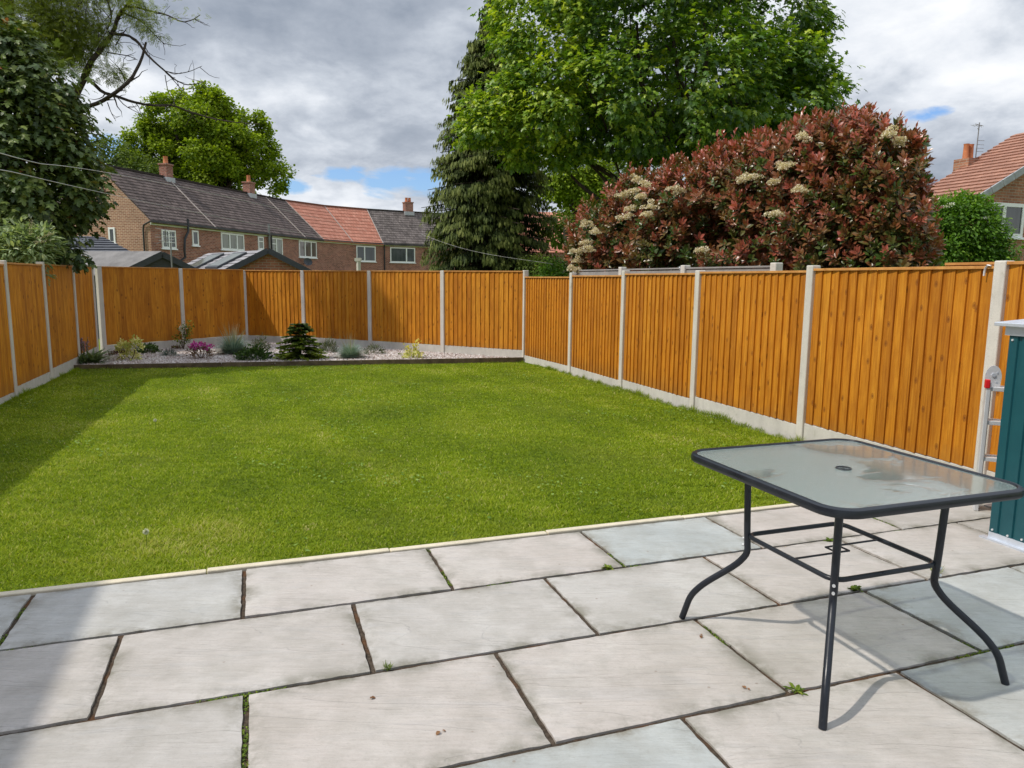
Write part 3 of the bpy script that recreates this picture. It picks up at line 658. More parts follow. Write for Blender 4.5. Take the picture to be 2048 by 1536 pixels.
weed(1710, 1180, 'low green weed in the joint right of the front table leg', 50, .035, (.2, 1), T_oval(.3))
weed(775, 1338, 'grassy green weed at the joint corner left of centre', 50, .03, (.2, 1.2), T_blade(.06, .2))
weed(1215, 1137, 'small green weed where the blue-grey slab meets the next row', 40, .03, (.2, 1), T_oval(.3))
weed(1430, 1028, 'small weed at the edging beside the blue-grey slab', 30, .03, (.2, 1), T_oval(.3))
# fallen scraps on the slabs
M_dead = plantm('dead_leaf', (.16, .07, .03), (.30, .16, .08))
for (x, y, lab) in ((1402, 1271, 'curled brown leaf scrap on the slab left of the front table leg'), (880, 1462, 'small orange-brown scrap on the large front slab'), (741, 1395, 'pale twig scrap on the large slab near the front'), (1492, 1377, 'pale feathery scrap near the leafy weed')):
    g_ = on_z(x, y, .004); o = leaf_obj('fallen_leaf', np.array([g_, g_ + [.006, .004, 0]]), rn(2) * [1, 1, .2], np.array([[0, 0, 1.], [0, .2, 1.]]), np.array([.02, .014]), T_oval(.35, .15, -.1), M_dead, origin=g_); o.location = g_; tag(o, lab, 'fallen leaf', 'scraps fallen on the patio')

# ------------------------------------------------------------------ fences
def fence(name, label, posts, side, zb, zt, posttop, group=None, skip_post=(), cap=True):
    """posts run in image left-to-right order; side=+1 when the seen face lies to the right of travel"""
    root = empty(name, (posts[0][0], posts[0][1], -.2)); tag(root, label, 'fence')
    O = np.array([posts[0][0], posts[0][1], -.2])
    n_ = len(posts) - 1; panels = []
    for i in range(n_):
        p = np.array(posts[i], float); q = np.array(posts[i + 1], float); t = (q - p); L = np.linalg.norm(t); t /= L; nn = np.array([t[1], -t[0]]) * side
        b0, t0 = zb[i], zt[i]; a0, a1 = p + t * .045, q - t * .045; L2 = L - .09; nb = max(1, round(L2 / .107)); w = L2 / nb
        m = MB(O)
        for k in range(nb):
            m.cur = random.random(); dzb = random.uniform(-.004, .002); th = random.uniform(.013, .019)
            x0 = a0 + t * (k * w); x1 = a0 + t * ((k + 1) * w); skew = random.uniform(-.002, .002)
            f0 = x0 + nn * .012; f1 = x1 + t * skew + nn * (.012 + th); bk0 = x0 - nn * .004; bk1 = x1 + t * skew - nn * .004
            Zb, Zt = b0 + dzb, t0
            def v(P_, z): return (P_[0], P_[1], z)
            m.add([v(f0, Zb), v(f1, Zb), v(f1, Zt), v(f0, Zt), v(bk1, Zb), v(bk1, Zt), v(bk0, Zb), v(bk0, Zt)],
                  [(0, 1, 2, 3) if side > 0 else (3, 2, 1, 0), (1, 4, 5, 2) if side > 0 else (2, 5, 4, 1), (4, 6, 7, 5) if side > 0 else (5, 7, 6, 4), (0, 6, 4, 1), (3, 2, 5, 7)])
        pn = m.build('fence_panel', M_wood, root)
        if cap:
            c = (a0 + a1) / 2 + nn * .012; MB(O).box((c[0], c[1], t0 + .008), (L2, .055, .022), t).build('capping_rail', M_cap, pn, bevel=.002)
        c = (a0 + a1) / 2 + nn * .0; h = b0 + .45
        MB(O).box((c[0], c[1], b0 - .006 - h / 2), (L2 + .03, .045, h), t).build('gravel_board', M_gboard, root, bevel=.003)
        panels.append(pn)
    for i, p in enumerate(posts):
        if i in skip_post: continue
        a = np.array(posts[max(i - 1, 0)]); b_ = np.array(posts[min(i + 1, n_)]); t = b_ - a
        if i == n_ or i == 0: pass
        zt_ = posttop[i]; zb_ = -.45
        m = MB(O); m.box((p[0], p[1], (zt_ + zb_) / 2), (.088, .095, zt_ - zb_), t); m.build('concrete_post', M_post, root, bevel=.009)
    return root, panels
zbR = [.12, .105, .073, .03, .005, 0.0]; zbR = zbR[::-1]
Rp = RIGHT[::-1]       # far to near (left to right in view)
rf, rpan = fence('right_fence', 'sunlit orange closeboard fence with white concrete posts along the right of the lawn', Rp, 1, zbR, [1.48, 1.50, 1.522, 1.535, 1.552, 1.58], [1.62, 1.565, 1.585, 1.57, 1.60, 1.605, 1.6])
bf, bpan = fence('back_fence', 'orange closeboard fence bending round the gravel bed at the far end', BACK[::-1], 1, [.09, .09, .08, .085, .087, .09], [1.60, 1.595, 1.585, 1.585, 1.587, 1.59], [1.63, 1.61, 1.60, 1.60, 1.60, 1.61, 1.61], skip_post=(6,))
lf, lpan = fence('left_fence', 'shaded orange closeboard fence along the left of the lawn', LEFTF, 1, [-.02, -.02, -.02, -.02, .03, .06, .085], [1.53, 1.54, 1.55, 1.55, 1.575, 1.585, 1.60], [1.6, 1.6, 1.6, 1.6, 1.615, 1.63, 1.63, 1.63])
# white strap over the last panel
O = np.array([Rp[0][0], Rp[0][1], -.2]); q = np.array(RIGHT[1]); t = np.array([-.324, .946]); nn = np.array([-.946, -.324])
c = q + t * .085 + nn * .045
m = MB(O); m.tube([(*(c - t * .02), 1.57), (*(c + t * .005), 1.575), (*(c + t * .02), 1.555), (*(c + t * .025), 1.53), (*(c + t * .025), 1.50)], .011, 6, flat=.5); m.build('strap', M_upvc, rpan[-2], smooth=True)
# small bracket on the corner post
# neighbour's grey fence behind
NB = [(5.73 - .3424 * y, y) for y in (15.2, 13.4, 11.68, 9.95, 8.2)]
root = empty('neighbour_fence', (*NB[0], -.2)); tag(root, 'weathered grey fence with concrete posts showing over the right fence', 'fence'); O = np.array([*NB[0], -.2])
for i in range(1, 4):
    p, q = np.array(NB[i]), np.array(NB[i + 1]); t = (q - p) / np.linalg.norm(q - p); L = np.linalg.norm(q - p) - .1; c = (p + q) / 2
    m = MB(O); z = 1.60 + (.0, -.005, .005)[i - 1]
    while z > 0.1: m.cur = random.random(); m.box((c[0], c[1], z - .058), (L, .022, .106), t); z -= .11
    pn = m.build('fence_panel', M_weathered, root)
    MB(O).box((c[0], c[1], 1.615), (L, .05, .02), t).build('capping_rail', M_weathered, pn)
for i, p in enumerate(NB[1:]):
    MB(O).box((*p, .6), (.1, .1, 2.08 + (.03 if i else .06)), (-.324, .946)).build('concrete_post', M_post, root, bevel=.01)
# neighbour's orange panel just behind the near post
p, q = np.array([4.10, 4.55]), np.array([3.52, 6.0]); root = empty('wooden_fence_section', (*q, -.2)); tag(root, 'strip of bright orange neighbouring fence panel showing above the near end of the right fence', 'fence panel'); O = np.array([*q, -.2])
t = (q - p) / np.linalg.norm(q - p); c = (p + q) / 2; L = np.linalg.norm(q - p); m = MB(O)
for k in range(14): m.cur = random.random(); cc = p + t * (k + .5) * L / 14; m.box((*cc, .75), (L / 14 + .004, .014 + .004 * (k % 2), 1.68), t)
m.build('boards', M_wood, root); MB(O).box((*c, 1.60), (L, .05, .02), t).build('capping_rail', M_cap, root)

# ------------------------------------------------------------------ gravel bed
bp = [tuple(bedL), tuple(bedR), (.24, 14.1), (-1.43, 15.05), (-3.11, 16.0), (-4.81, 16.87), (-6.30, 17.25), (-7.13, 15.75), (-8.02, 14.25), (-7.5, 12.5)]
bedz = lambda x, y: -.085 + 0 * x
poly_sheet('gravel_base', bp, lambda x, y: -.088, M_bed)
n = 90000; X = RG.uniform(-8.1, .3, n); Y = RG.uniform(12, 17.3, n); k = inside(bp, X, Y); X, Y = X[k], Y[k]; n = len(X); print('stones', n)
octv = np.array([(1, 0, 0), (-1, 0, 0), (0, 1, 0), (0, -1, 0), (0, 0, 1), (0, 0, -1.)]); octf = np.array([(0, 2, 4), (2, 1, 4), (1, 3, 4), (3, 0, 4), (2, 0, 5), (1, 2, 5), (3, 1, 5), (0, 3, 5)])
Dv = octv[None] * (1 + RG.normal(0, .22, (n, 6, 1))) * RG.uniform(.5, 1.2, (n, 1, 3)) * (RG.uniform(.011, .026, (n, 1, 1)))
q1 = nrm(rn(n)); q2 = nrm(np.cross(q1, rn(n))); q3 = np.cross(q1, q2); Rm = np.stack([q1, q2, q3], 1)
Vs = np.einsum('nki,nij->nkj', Dv, Rm) + np.stack([X, Y, -.085 + RG.uniform(-.004, .016, n)], 1)[:, None]
o = make_mesh('gravel', Vs.reshape(-1, 3), (octf[None] + (np.arange(n) * 6)[:, None, None]).reshape(-1, 3), M_gravel, None, {'rnd': np.repeat(RG.random(n), 6)}, uv=False); tag(o, 'pinkish white stone chippings filling the planting bed', 'gravel', kind='stuff')
# timber edging
t = (bedR - bedL) / np.linalg.norm(bedR - bedL); L = np.linalg.norm(bedR - bedL); root = None; m = MB((*bedL, -.15)); s = 0
while s < L - .1:
    e = min(s + 2.4, L); c = bedL + t * (s + e) / 2; m.cur = random.random(); m.box((*c, -.13), (e - s - .006, .035, .17), t); s = e
o = m.build('timber_edging', M_sleeper, bevel=.003); o.location = (*bedL, -.15); tag(o, 'dark timber board edging between lawn and gravel bed', 'edging')

# --- bed plants
BZ = -.085
def base_at(x, y): return on_z(x, y, BZ)
def dome(c, r, h, n, ls, T_, m, name, label, cat, up=.6, group=None, fill=True, hi=None, parent=None, org=None):
    d = nrm(rn(n)); d[:, 2] = np.abs(d[:, 2]); rad = RG.uniform(.55, 1.0, n) if fill else RG.uniform(.9, 1, n)
    P = c + d * np.array([r, r, h]) * rad[:, None] * (1 + .14 * wav(d * 3, 2, int(n) % 17))[:, None]
    o = leaf_obj(name, P, d + rn(n, .35) + [0, 0, up * .3], d + [0, 0, up] + rn(n, .3), ls * RG.uniform(.6, 1.2, n), T_, m, parent, origin=c if parent is None else (org if org is not None else c))
    if parent is None: o.location = c
    if label: tag(o, label, cat, group)
    return o
def fescue(c, r, h, n, label, tall=0):
    root = empty('fescue_grass', c); tag(root, label, 'ornamental grass', 'blue fescue clumps in the gravel bed')
    a = RG.uniform(0, 6.28, n); e = RG.beta(1.6, 1.0, n); sp = e * 1.25
    Dr = np.stack([np.cos(a) * sp, np.sin(a) * sp, 1.05 - .5 * e], 1); U = np.stack([np.cos(a), np.sin(a), .2 + 0 * a], 1)
    S = h * RG.uniform(.7, 1.08, n) * (1 - .1 * e); P = np.stack([np.cos(a), np.sin(a), 0 * a], 1) * (r * .22 * np.sqrt(RG.random(n)))[:, None]
    leaf_obj('blades', P, Dr, -U, S, T_blade(.011, -.28), M_fesc, root)
    if tall:
        k = tall; a = RG.uniform(0, 6.28, k); sp = RG.uniform(.05, .55, k)
        leaf_obj('flower_stalks', np.zeros((k, 3)), np.stack([np.cos(a) * sp, np.sin(a) * sp, 1 + 0 * a], 1), rn(k), h * RG.uniform(1.15, 1.55, k), T_blade(.009, .06), M_straw, root)
M_fesc = plantm('blue_fescue', (.12, .19, .16), (.25, .35, .31), (.40, .48, .43)); M_straw = plantm('straw', (.30, .27, .16), (.46, .42, .28))
M_dkg = plantm('dark_green_leaf', (.022, .05, .01), (.05, .10, .018), (.10, .17, .03)); M_var = plantm('variegated_leaf', (.30, .36, .06), (.72, .68, .22), (.85, .82, .45))
M_gold = plantm('golden_leaf', (.42, .42, .04), (.70, .62, .06), (.82, .74, .22)); M_blug = plantm('blue_green_leaf', (.04, .08, .06), (.10, .16, .13))
M_mag = plantm('magenta_petal', (.45, .02, .28), (.62, .05, .42), (.70, .18, .52)); M_bronze = plantm('bronze_leaf', (.10, .06, .035), (.24, .16, .09))
M_gg = plantm('grey_green_leaf', (.05, .07, .035), (.12, .15, .08), (.2, .22, .13)); M_fir = plantm('fir_needles', (.025, .055, .008), (.09, .14, .014), (.28, .34, .03))
M_lil = plantm('lilac_petal', (.28, .17, .26), (.42, .28, .38)); M_brn = plantm('brown_sprig', (.10, .05, .035), (.17, .09, .06))
M_strap = plantm('strap_leaf', (.06, .10, .035), (.13, .19, .07), (.26, .32, .16))
# bluebells clump
c = base_at(172, 727); root = empty('bluebells', c); tag(root, 'arching dark strap leaves with fading lilac flower spikes at the left end of the bed', 'bluebells')
n = 210; a = RG.uniform(0, 6.28, n); Dr = np.stack([np.cos(a), np.sin(a), RG.uniform(.35, 1.3, n)], 1)
leaf_obj('leaves', np.zeros((n, 3)) + rn(n, .06) * [1.8, 1, 0], Dr, np.array([0, 0, 1.]) + rn(n, .2), RG.uniform(.28, .5, n), T_blade(.05, -.3), M_strap, root)
for k in range(7):
    x0 = RG.uniform(-.17, .22); y0 = RG.uniform(-.05, .08); h = RG.uniform(.36, .52); P_ = np.array([[x0, y0, 0], [x0 + .01, y0, h * .6], [x0 + RG.uniform(-.03, .05), y0, h]])
    s = MB().tube(P_, .005, 5).build('flower_spike', M_strap, root)
    j = 34; Pf = P_[1] + (P_[2] - P_[1]) * RG.random(j)[:, None] + rn(j, .012); leaf_obj('petals', Pf, rn(j) + [0, 0, -.5], rn(j), .028 + 0 * Pf[:, 0], T_dia(.35), M_lil, s)
dome(base_at(236, 711), .16, .10, 260, .05, T_oval(.2), M_brn, 'heather', 'low brown heather beside the variegated shrub', 'heather')
c = base_at(262, 721); root = empty('variegated_shrub', c); tag(root, 'cream and green variegated shrub with two bushy heads', 'shrub')
for k, (dx, dz, r, h) in enumerate(((-.13, .20, .11, .17), (.10, .24, .13, .20), (-.02, .05, .19, .16))):
    dome(c + [dx, 0, dz - .02], r, h, 230, .055, T_oval(.28), M_var, 'foliage', None, None, parent=root, org=c)
for dx in (-.13, .1): MB(c).tube([c, c + [dx * .6, 0, .1], c + [dx, 0, .24]], .008, 6).build('stem', M_bark, root)
dome(base_at(298, 707), .21, .19, 900, .045, T_oval(.25), M_dkg, 'hebe', 'dark green mound behind the variegated shrub', 'hebe')
dome(base_at(340, 713), .15, .12, 700, .05, T_blade(.05, .1), M_blug, 'thrift', 'small blue-green cushion plant alone on the gravel', 'cushion plant')
c = base_at(367, 700); root = empty('white_flowered_shrub', c); tag(root, 'thin upright shrub with white flowers in front of a fence post', 'shrub')
for k in range(6):
    e = np.array([RG.uniform(-.2, .2), RG.uniform(-.08, .08), RG.uniform(.3, .55)]); e[0] += .06 * e[2]
    MB(c).tube([c, c + e * [.4, .4, .55], c + e], [.009, .006, .003], 6).build('stem', M_bark, root)
    j = 55; Pf = e * RG.uniform(.3, 1.05, j)[:, None] + rn(j, .04); leaf_obj('leaves', Pf, rn(j) + [0, 0, .4], rn(j, .5) + [0, 0, 1], .052 * RG.uniform(.6, 1.1, j), T_oval(.25), M_moss, root)
for (dx, dz) in ((.0, .46), (.07, .50), (.02, .40)):
    j = 30; leaf_obj('blossom', np.array([dx, -.03, dz]) + rn(j, .025), rn(j), rn(j), .04 + 0 * np.arange(j), T_oval(.35), M_wht, root)
dome(base_at(352, 699), .12, .08, 120, .04, T_oval(.25), M_bronze, 'creeping_plant', 'low bronze creeping plant at the foot of the white-flowered shrub', 'creeping plant')
c = base_at(403, 719); root = empty('azalea', c); tag(root, 'small bronze-leaved azalea topped with magenta flowers', 'azalea')
for k in range(9):
    a = k * .7; e = np.array([math.cos(a) * .17, math.sin(a) * .14, .22]); MB(c).tube([c, c + e * .6, c + e], [.006, .004, .003], 5).build('stem', M_bark, root)
dome(c + [0, 0, .05], .24, .24, 420, .045, T_oval(.22), M_bronze, 'leaves', None, None, parent=root, org=c)
for (dx, dz, s, j) in ((.0, .27, .07, 90), (-.16, .25, .035, 30), (.09, .21, .03, 26), (.2, .25, .03, 14), (-.09, .22, .03, 16)):
    leaf_obj('blossom', np.array([dx, -.03, dz]) + rn(j, s) * [1, 1, .45], rn(j) + [0, 0, .6], rn(j, .5) + [0, 0, 1], .045 + 0 * np.arange(j), T_oval(.4), M_mag, root)
fescue(base_at(467, 709), .3, .46, 1500, 'tall blue fescue clump with seed stalks left of the green mound', 46)
dome(base_at(507, 720), .34, .25, 1500, .05, T_oval(.26), M_dkg, 'hebe', 'broad fresh green mound in front of the grey-green sprigs', 'hebe')
dome(base_at(519, 702), .24, .30, 480, .055, T_oval(.14), M_gg, 'hebe', 'loose grey-green sprigs behind the broad green mound', 'shrub')
# dwarf fir
c = base_at(601, 719); root = empty('dwarf_fir', c); tag(root, 'dwarf fir with flat layered green branches, the largest plant in the bed', 'conifer')
MB(c).tube([c, c + [0, 0, .4], c + [.0, 0, .74]], [.03, .02, .005], 7).build('trunk', M_bark, root)
PP, DD = [], []
for lev in range(13):
    z = .03 + lev * .050; rr = .43 * (1 - (lev / 13.5) ** 1.5) + .05; nb_ = int(9 + rr * 22)
    if lev > 9: rr *= 1.12
    for k in range(nb_):
        a = RG.uniform(0, 6.28); L = rr * RG.uniform(.72, 1.1); dz = RG.uniform(-.02, .02); tipd = .05 if lev > 8 else -.0
        for s in np.arange(.12, 1.0, .045):
            for sg in (-1, 1):
                w_ = (1 - s) * .4 + .25; d = np.array([math.cos(a + sg * w_ * 1.8), math.sin(a + sg * w_ * 1.8), .12]); PP.append([math.cos(a) * L * s, math.sin(a) * L * s, z + dz + tipd * s - .03 * s * s]); DD.append(d)
PP = np.array(PP); DD = np.array(DD); n = len(PP); outer = np.clip(np.linalg.norm(PP[:, :2], axis=1) / (.42), 0, 1)
leaf_obj('foliage', PP + rn(n, .005), DD, np.array([0, -.35, 1.]) + rn(n, .5), .06 * RG.uniform(.7, 1.2, n), T_oval(.26), M_fir, root, rnd=np.clip(outer * .8 + RG.normal(.05, .2, n), 0, 1))
print('fir', n)
dome(base_at(657, 706), .19, .27, 380, .09, T_blade(.07, .1), M_gg, 'lavender', 'grey-green upright lavender right of the dwarf fir', 'lavender', up=1.6)
fescue(base_at(701, 717), .3, .36, 1500, 'pale blue fescue clump spreading wide right of the dwarf fir', 26)
dome(base_at(749, 709), .24, .19, 420, .055, T_oval(.12), M_gg, 'heather', 'low wispy grey-green heather in front of the sunlit fence', 'heather', up=1.2)
c = base_at(826, 717); root = empty('golden_shrub', c); tag(root, 'small golden variegated shrub with a bright yellow shoot at the right of the bed', 'shrub')
dome(c, .2, .17, 330, .05, T_oval(.3), M_var, 'foliage', None, None, parent=root, org=c)
for e in ((.1, .0, .33), (.02, .02, .25), (-.12, 0, .24)):
    e = np.array(e); MB(c).tube([c, c + e], [.005, .003], 5).build('stem', M_bark, root); j = 36; leaf_obj('leaves', e * RG.uniform(.55, 1.08, j)[:, None] + rn(j, .022), rn(j) + [0, 0, .5], rn(j, .5) + [0, 0, 1], .042 + 0 * np.arange(j), T_oval(.28), M_gold, root)
dome(base_at(795, 714) + [0, .3, 0], .05, .03, 30, .03, T_oval(.3), M_moss, 'seedling', 'tiny green seedling on the gravel left of the golden shrub', 'seedling')

# ------------------------------------------------------------------ table
TC = np.array([1.277, 2.729]); TR = 19.6; tr = math.radians(TR); ta = np.array([math.cos(tr), math.sin(tr)]); tb = np.array([-ta[1], ta[0]])
root = empty('garden_table', (*TC, 0)); tag(root, 'square black metal garden table with a dirty textured glass top on the patio', 'table'); O = np.array([*TC, 0.])
def tp(a, b_, z): p = TC + ta * a + tb * b_; return np.array([p[0], p[1], z])
def rsq(h, r, z, n=8):
    out = []
    for (sx, sy, a0) in ((1, -1, -90), (1, 1, 0), (-1, 1, 90), (-1, -1, 180)):
        for k in range(n + 1): a = math.radians(a0 + 90 * k / n); out.append(tp(sx * (h - r) + r * math.cos(a), sy * (h - r) + r * math.sin(a), z))
    return out
h, r = .436, .10
prof = [(0, .700), (.004, .696), (.004, .728), (0, .738), (-.012, .742), (-.022, .738), (-.022, .73), (-.012, .726), (-.012, .70)]
prof = [(-.014, .710), (.0, .708), (.004, .714), (.005, .724), (.002, .735), (-.007, .7405), (-.015, .740), (-.019, .7355), (-.016, .729)]
rings = [rsq(h + d, r + d, z) for d, z in prof]; k = len(rings[0]); vs = [v for r_ in rings for v in r_]; q = len(rings)
fs = [((j % q) * k + i, (j % q) * k + (i + 1) % k, ((j + 1) % q) * k + (i + 1) % k, ((j + 1) % q) * k + i) for j in range(q) for i in range(k)]
m = MB(O); m.add(vs, fs); m.build('rim', M_black, root, smooth=True)
# glass top with a parasol hole
hr = .024; out_ = rsq(h - .016, r - .01, 0); kk = len(out_)
m = MB(O); gz = .734
ang = [math.atan2((p[:2] - TC) @ tb, (p[:2] - TC) @ ta) for p in out_]
inn = [tp(hr * math.cos(a), hr * math.sin(a), 0) for a in ang]
for zz_, flip in ((gz, False), (gz - .005, True)):
    vs = [(p[0], p[1], zz_) for p in out_] + [(p[0], p[1], zz_) for p in inn]
    fs = [(i, (i + 1) % kk, kk + (i + 1) % kk, kk + i) for i in range(kk)]; m.add(vs, [f[::-1] for f in fs] if flip else fs)
m.build('glass_top', M_glass, root)
m = MB(O); ri = [tp((hr + .002) * math.cos(a), (hr + .002) * math.sin(a), .736) for a in np.linspace(0, 6.283, 24, endpoint=False)]; m.tube(ri, .0035, 8, close=True); m.build('hole_collar', M_dkplastic, root, smooth=True)
def smooth_path(pts, it=3):
    for _ in range(it):
        q_ = [pts[0]]
        for a, b_ in zip(pts[:-1], pts[1:]): q_ += [a * .8 + b_ * .2, a * .2 + b_ * .8]
        pts = q_ + [pts[-1]]
    return pts
for (sx, sy) in ((-1, -1), (1, -1), (1, 1), (-1, 1)):
    H = .40; pts = [tp(sx * H * .62, sy * H * .62, .728), tp(sx * H * .60, sy * H * .60, .42), tp(sx * H * .585, sy * H * .585, .315), tp(sx * H * .97, sy * H * .97, .135), tp(sx * H * 1.04, sy * H * 1.04, .0)]
    lg = MB(O).tube(smooth_path(pts), .0135, 12).build('leg', M_black, root, smooth=True)
    bv = tp(sx * H * .60, sy * H * .60, .41)
    for dz in (.0, -.028):
        cdir = np.array([*(ta * sx + tb * sy), 0]) / 1.414; s_ = bv + [0, 0, dz - .012]; MB(O).tube([s_ + cdir * .010, s_ + cdir * .0165], .0055, 10).build('bolt', M_alu, lg, smooth=True)
m = MB(O); m.tube(rsq(.243, .05, .412, 6), .0095, 10, close=True); ring = m.build('stretcher', M_black, root, smooth=True)
m = MB(O); m.tube([tp(-.238, -.03, .412), tp(-.03, -.03, .412), tp(-.03, .03, .412), tp(.03, .03, .412), tp(.03, -.03, .412), tp(-.03, -.0305, .413)], .004, 6); m.tube([tp(.03, .03, .412), tp(.24, .03, .412)], .004, 6); m.build('parasol_holder', M_black, root, smooth=False)

# ------------------------------------------------------------------ teal metal store at the right edge
B0 = np.array([2.735, 4.01]); dn = np.array([.335, -.942]); dr_ = np.array([.942, .335]); root = empty('metal_shed', (*B0, 0)); tag(root, 'teal green metal garden store with silver trim at the right edge', 'garden store'); O = np.array([*B0, 0])
def wp(a, d, z): p = B0 + dn * a + dr_ * d; return np.array([p[0], p[1], z])
L, Wd, Hh = 1.35, .62, 1.20
m = MB(O)   # ribbed left face: profile along a
prof_ = [0, .03, .045, .06, .075]; xs_ = []; a = 0
pts = [(0, 0), (.045, 0), (.05, .01), (.068, .01), (.073, 0)]
while pts[-1][0] < .205: x0 = pts[-1][0]; pts += [(x0 + .055, 0), (x0 + .06, .01), (x0 + .072, .01), (x0 + .077, 0)]
pts = [p for p in pts if p[0] <= .21] + [(.215, 0)]
for (p, q) in zip(pts[:-1], pts[1:]): m.add([wp(p[0], p[1], .03), wp(q[0], q[1], .03), wp(q[0], q[1], Hh), wp(p[0], p[1], Hh)], [(0, 1, 2, 3)])
m.add([wp(0, 0, .03), wp(0, Wd, .03), wp(0, Wd, Hh), wp(0, 0, Hh)], [(3, 2, 1, 0)])
m.add([wp(L, 0, .03), wp(L, Wd, .03), wp(L, Wd, Hh), wp(L, 0, Hh)], [(0, 1, 2, 3)])
m.add([wp(0, Wd, .03), wp(L, Wd, .03), wp(L, Wd, Hh), wp(0, Wd, Hh)], [(3, 2, 1, 0)])
m.add([wp(.26, .012, .03), wp(L, .012, .03), wp(L, .012, Hh), wp(.26, .012, Hh)], [(0, 1, 2, 3)])
m.build('panel', M_teal, root)
MB(O).hexa([wp(.216, -.006, .03), wp(.26, -.006, .03), wp(.26, .03, .03), wp(.216, .03, .03), wp(.216, -.006, Hh), wp(.26, -.006, Hh), wp(.26, .03, Hh), wp(.216, .03, Hh)]).build('corner_post', M_galv, root, bevel=.002)
m = MB(O); m.hexa([wp(-.035, -.03, .0), wp(L, -.03, .0), wp(L, .01, .0), wp(-.035, .01, 0), wp(-.035, -.03, .012), wp(L, -.03, .012), wp(L, .01, .012), wp(-.035, .01, .012)])
m.hexa([wp(-.0, -.004, .012), wp(L, -.004, .012), wp(L, .004, .012), wp(0, .004, .012), wp(0, -.004, .045), wp(L, -.004, .045), wp(L, .004, .045), wp(0, .004, .045)]); m.build('base_rail', M_galv, root)
m = MB(O); m.hexa([wp(-.02, -.012, Hh - .035), wp(L, -.012, Hh - .035), wp(L, .02, Hh - .035), wp(-.02, .02, Hh - .035), wp(-.02, -.012, Hh + .012), wp(L, -.012, Hh + .012), wp(L, .02, Hh + .012), wp(-.02, .02, Hh + .012)]); m.build('top_rail', M_galv, root)
m = MB(O); m.hexa([wp(-.06, -.05, Hh + .014), wp(L, -.05, Hh + .014), wp(L, Wd, Hh + .06), wp(-.06, Wd, Hh + .06), wp(-.06, -.05, Hh + .034), wp(L, -.05, Hh + .034), wp(L, Wd, Hh + .08), wp(-.06, Wd, Hh + .08)]); m.build('roof', M_galv, root, bevel=.003)
for (a, z) in ((.02, Hh - .06), (.105, Hh - .05), (.02, .06), (.19, .06), (.11, .055)): MB(O).tube([wp(a, 0, z), wp(a, -.006, z)], .006, 8).build('screw', M_alu, root, smooth=True)

# folded ladder between the store and the post
root = empty('folding_ladder', (3.02, 4.62, 0)); tag(root, 'folded aluminium ladder with a red catch between fence post and teal store', 'ladder'); O = np.array([3.02, 4.62, 0])
la = at(1973, 800, 4.55); base = np.array([la[0], 4.55]); dd = np.array([.92, -.38])
def lp(a, d, z): p = base + dd * a + np.array([.38, .92]) * d; return np.array([p[0], p[1], z])
def lbox(a0, a1, d0, d1, z0, z1): return MB(O).hexa([lp(a0, d0, z0), lp(a1, d0, z0), lp(a1, d1, z0), lp(a0, d1, z0), lp(a0, d0, z1), lp(a1, d0, z1), lp(a1, d1, z1), lp(a0, d1, z1)])
for d in (0, .075):
    for a in (0.0, .34): lbox(a - .012 + d * .25, a + .012 + d * .25, d - .03, d + .03, 0, .83).build('stile', M_alu, root, bevel=.003)
    for z in (.09, .34, .575, .79): lbox(.012 + d * .25, .328 + d * .25, d - .018, d + .018, z - .013, z + .013).build('rung', M_alu, root, bevel=.003)
for a in (.03, .31):
    K = 14; vs = []
    for d in (.028, .038): vs += [lp(a - .04, d, .80)] + [lp(a - .045 * math.cos(math.pi * k / (K - 1)), d, .86 + .075 * math.sin(math.pi * k / (K - 1))) for k in range(K)] + [lp(a + .04, d, .80)]
    q_ = K + 2; m = MB(O); m.add(vs, [tuple(range(q_ - 1, -1, -1)), tuple(range(q_, 2 * q_))] + [(i, (i + 1) % q_, q_ + (i + 1) % q_, q_ + i) for i in range(q_)]); hg = m.build('hinge_plate', M_alu, root)
    MB(O).tube([lp(a, .02, .875), lp(a, .046, .875)], .012, 10).build('hinge_pin', M_galv, hg, smooth=True)
    for (da, dz_) in ((-.02, -.03), (.02, -.03), (.02, .03)): MB(O).tube([lp(a + da, .024, .86 + dz_), lp(a + da, .042, .86 + dz_)], .005, 8).build('rivet', M_galv, hg, smooth=True)
lbox(-.022, .006, -.036, .0, .795, .85).build('catch', M_red, root, bevel=.005)

# ------------------------------------------------------------------ houses
def slope(name, E0, E1, R1, R0, n, m, parent, O, step=.03, th=.05):
    """tiled roof slope: courses from eave (E) up to ridge (R)"""
    E0, E1, R0, R1 = [np.array(x, float) for x in (E0, E1, R0, R1)]; b_ = MB(O); nn = np.cross(E1 - E0, R0 - E0); nn /= np.linalg.norm(nn)
    if nn[2] < 0: nn = -nn
    for i in range(n):
        a, c = i / n, (i + 1) / n; b_.cur = (i + .5) / 100.0 + .3; j = random.uniform(0, .004)
        p = [E0 + (R0 - E0) * a + nn * (step + j), E1 + (R1 - E1) * a + nn * (step + j), E1 + (R1 - E1) * c + nn * .004, E0 + (R0 - E0) * c + nn * .004]
        l = [E0 + (R0 - E0) * a, E1 + (R1 - E1) * a]
        b_.add(p + l, [(0, 1, 2, 3), (4, 5, 1, 0)])
    b_.add([E0, E1, R1, R0, E0 - nn * th, E1 - nn * th, R1 - nn * th, R0 - nn * th], [(4, 7, 6, 5), (0, 3, 7, 4), (1, 5, 6, 2), (0, 4, 5, 1)])
    return b_.build(name, m, parent)
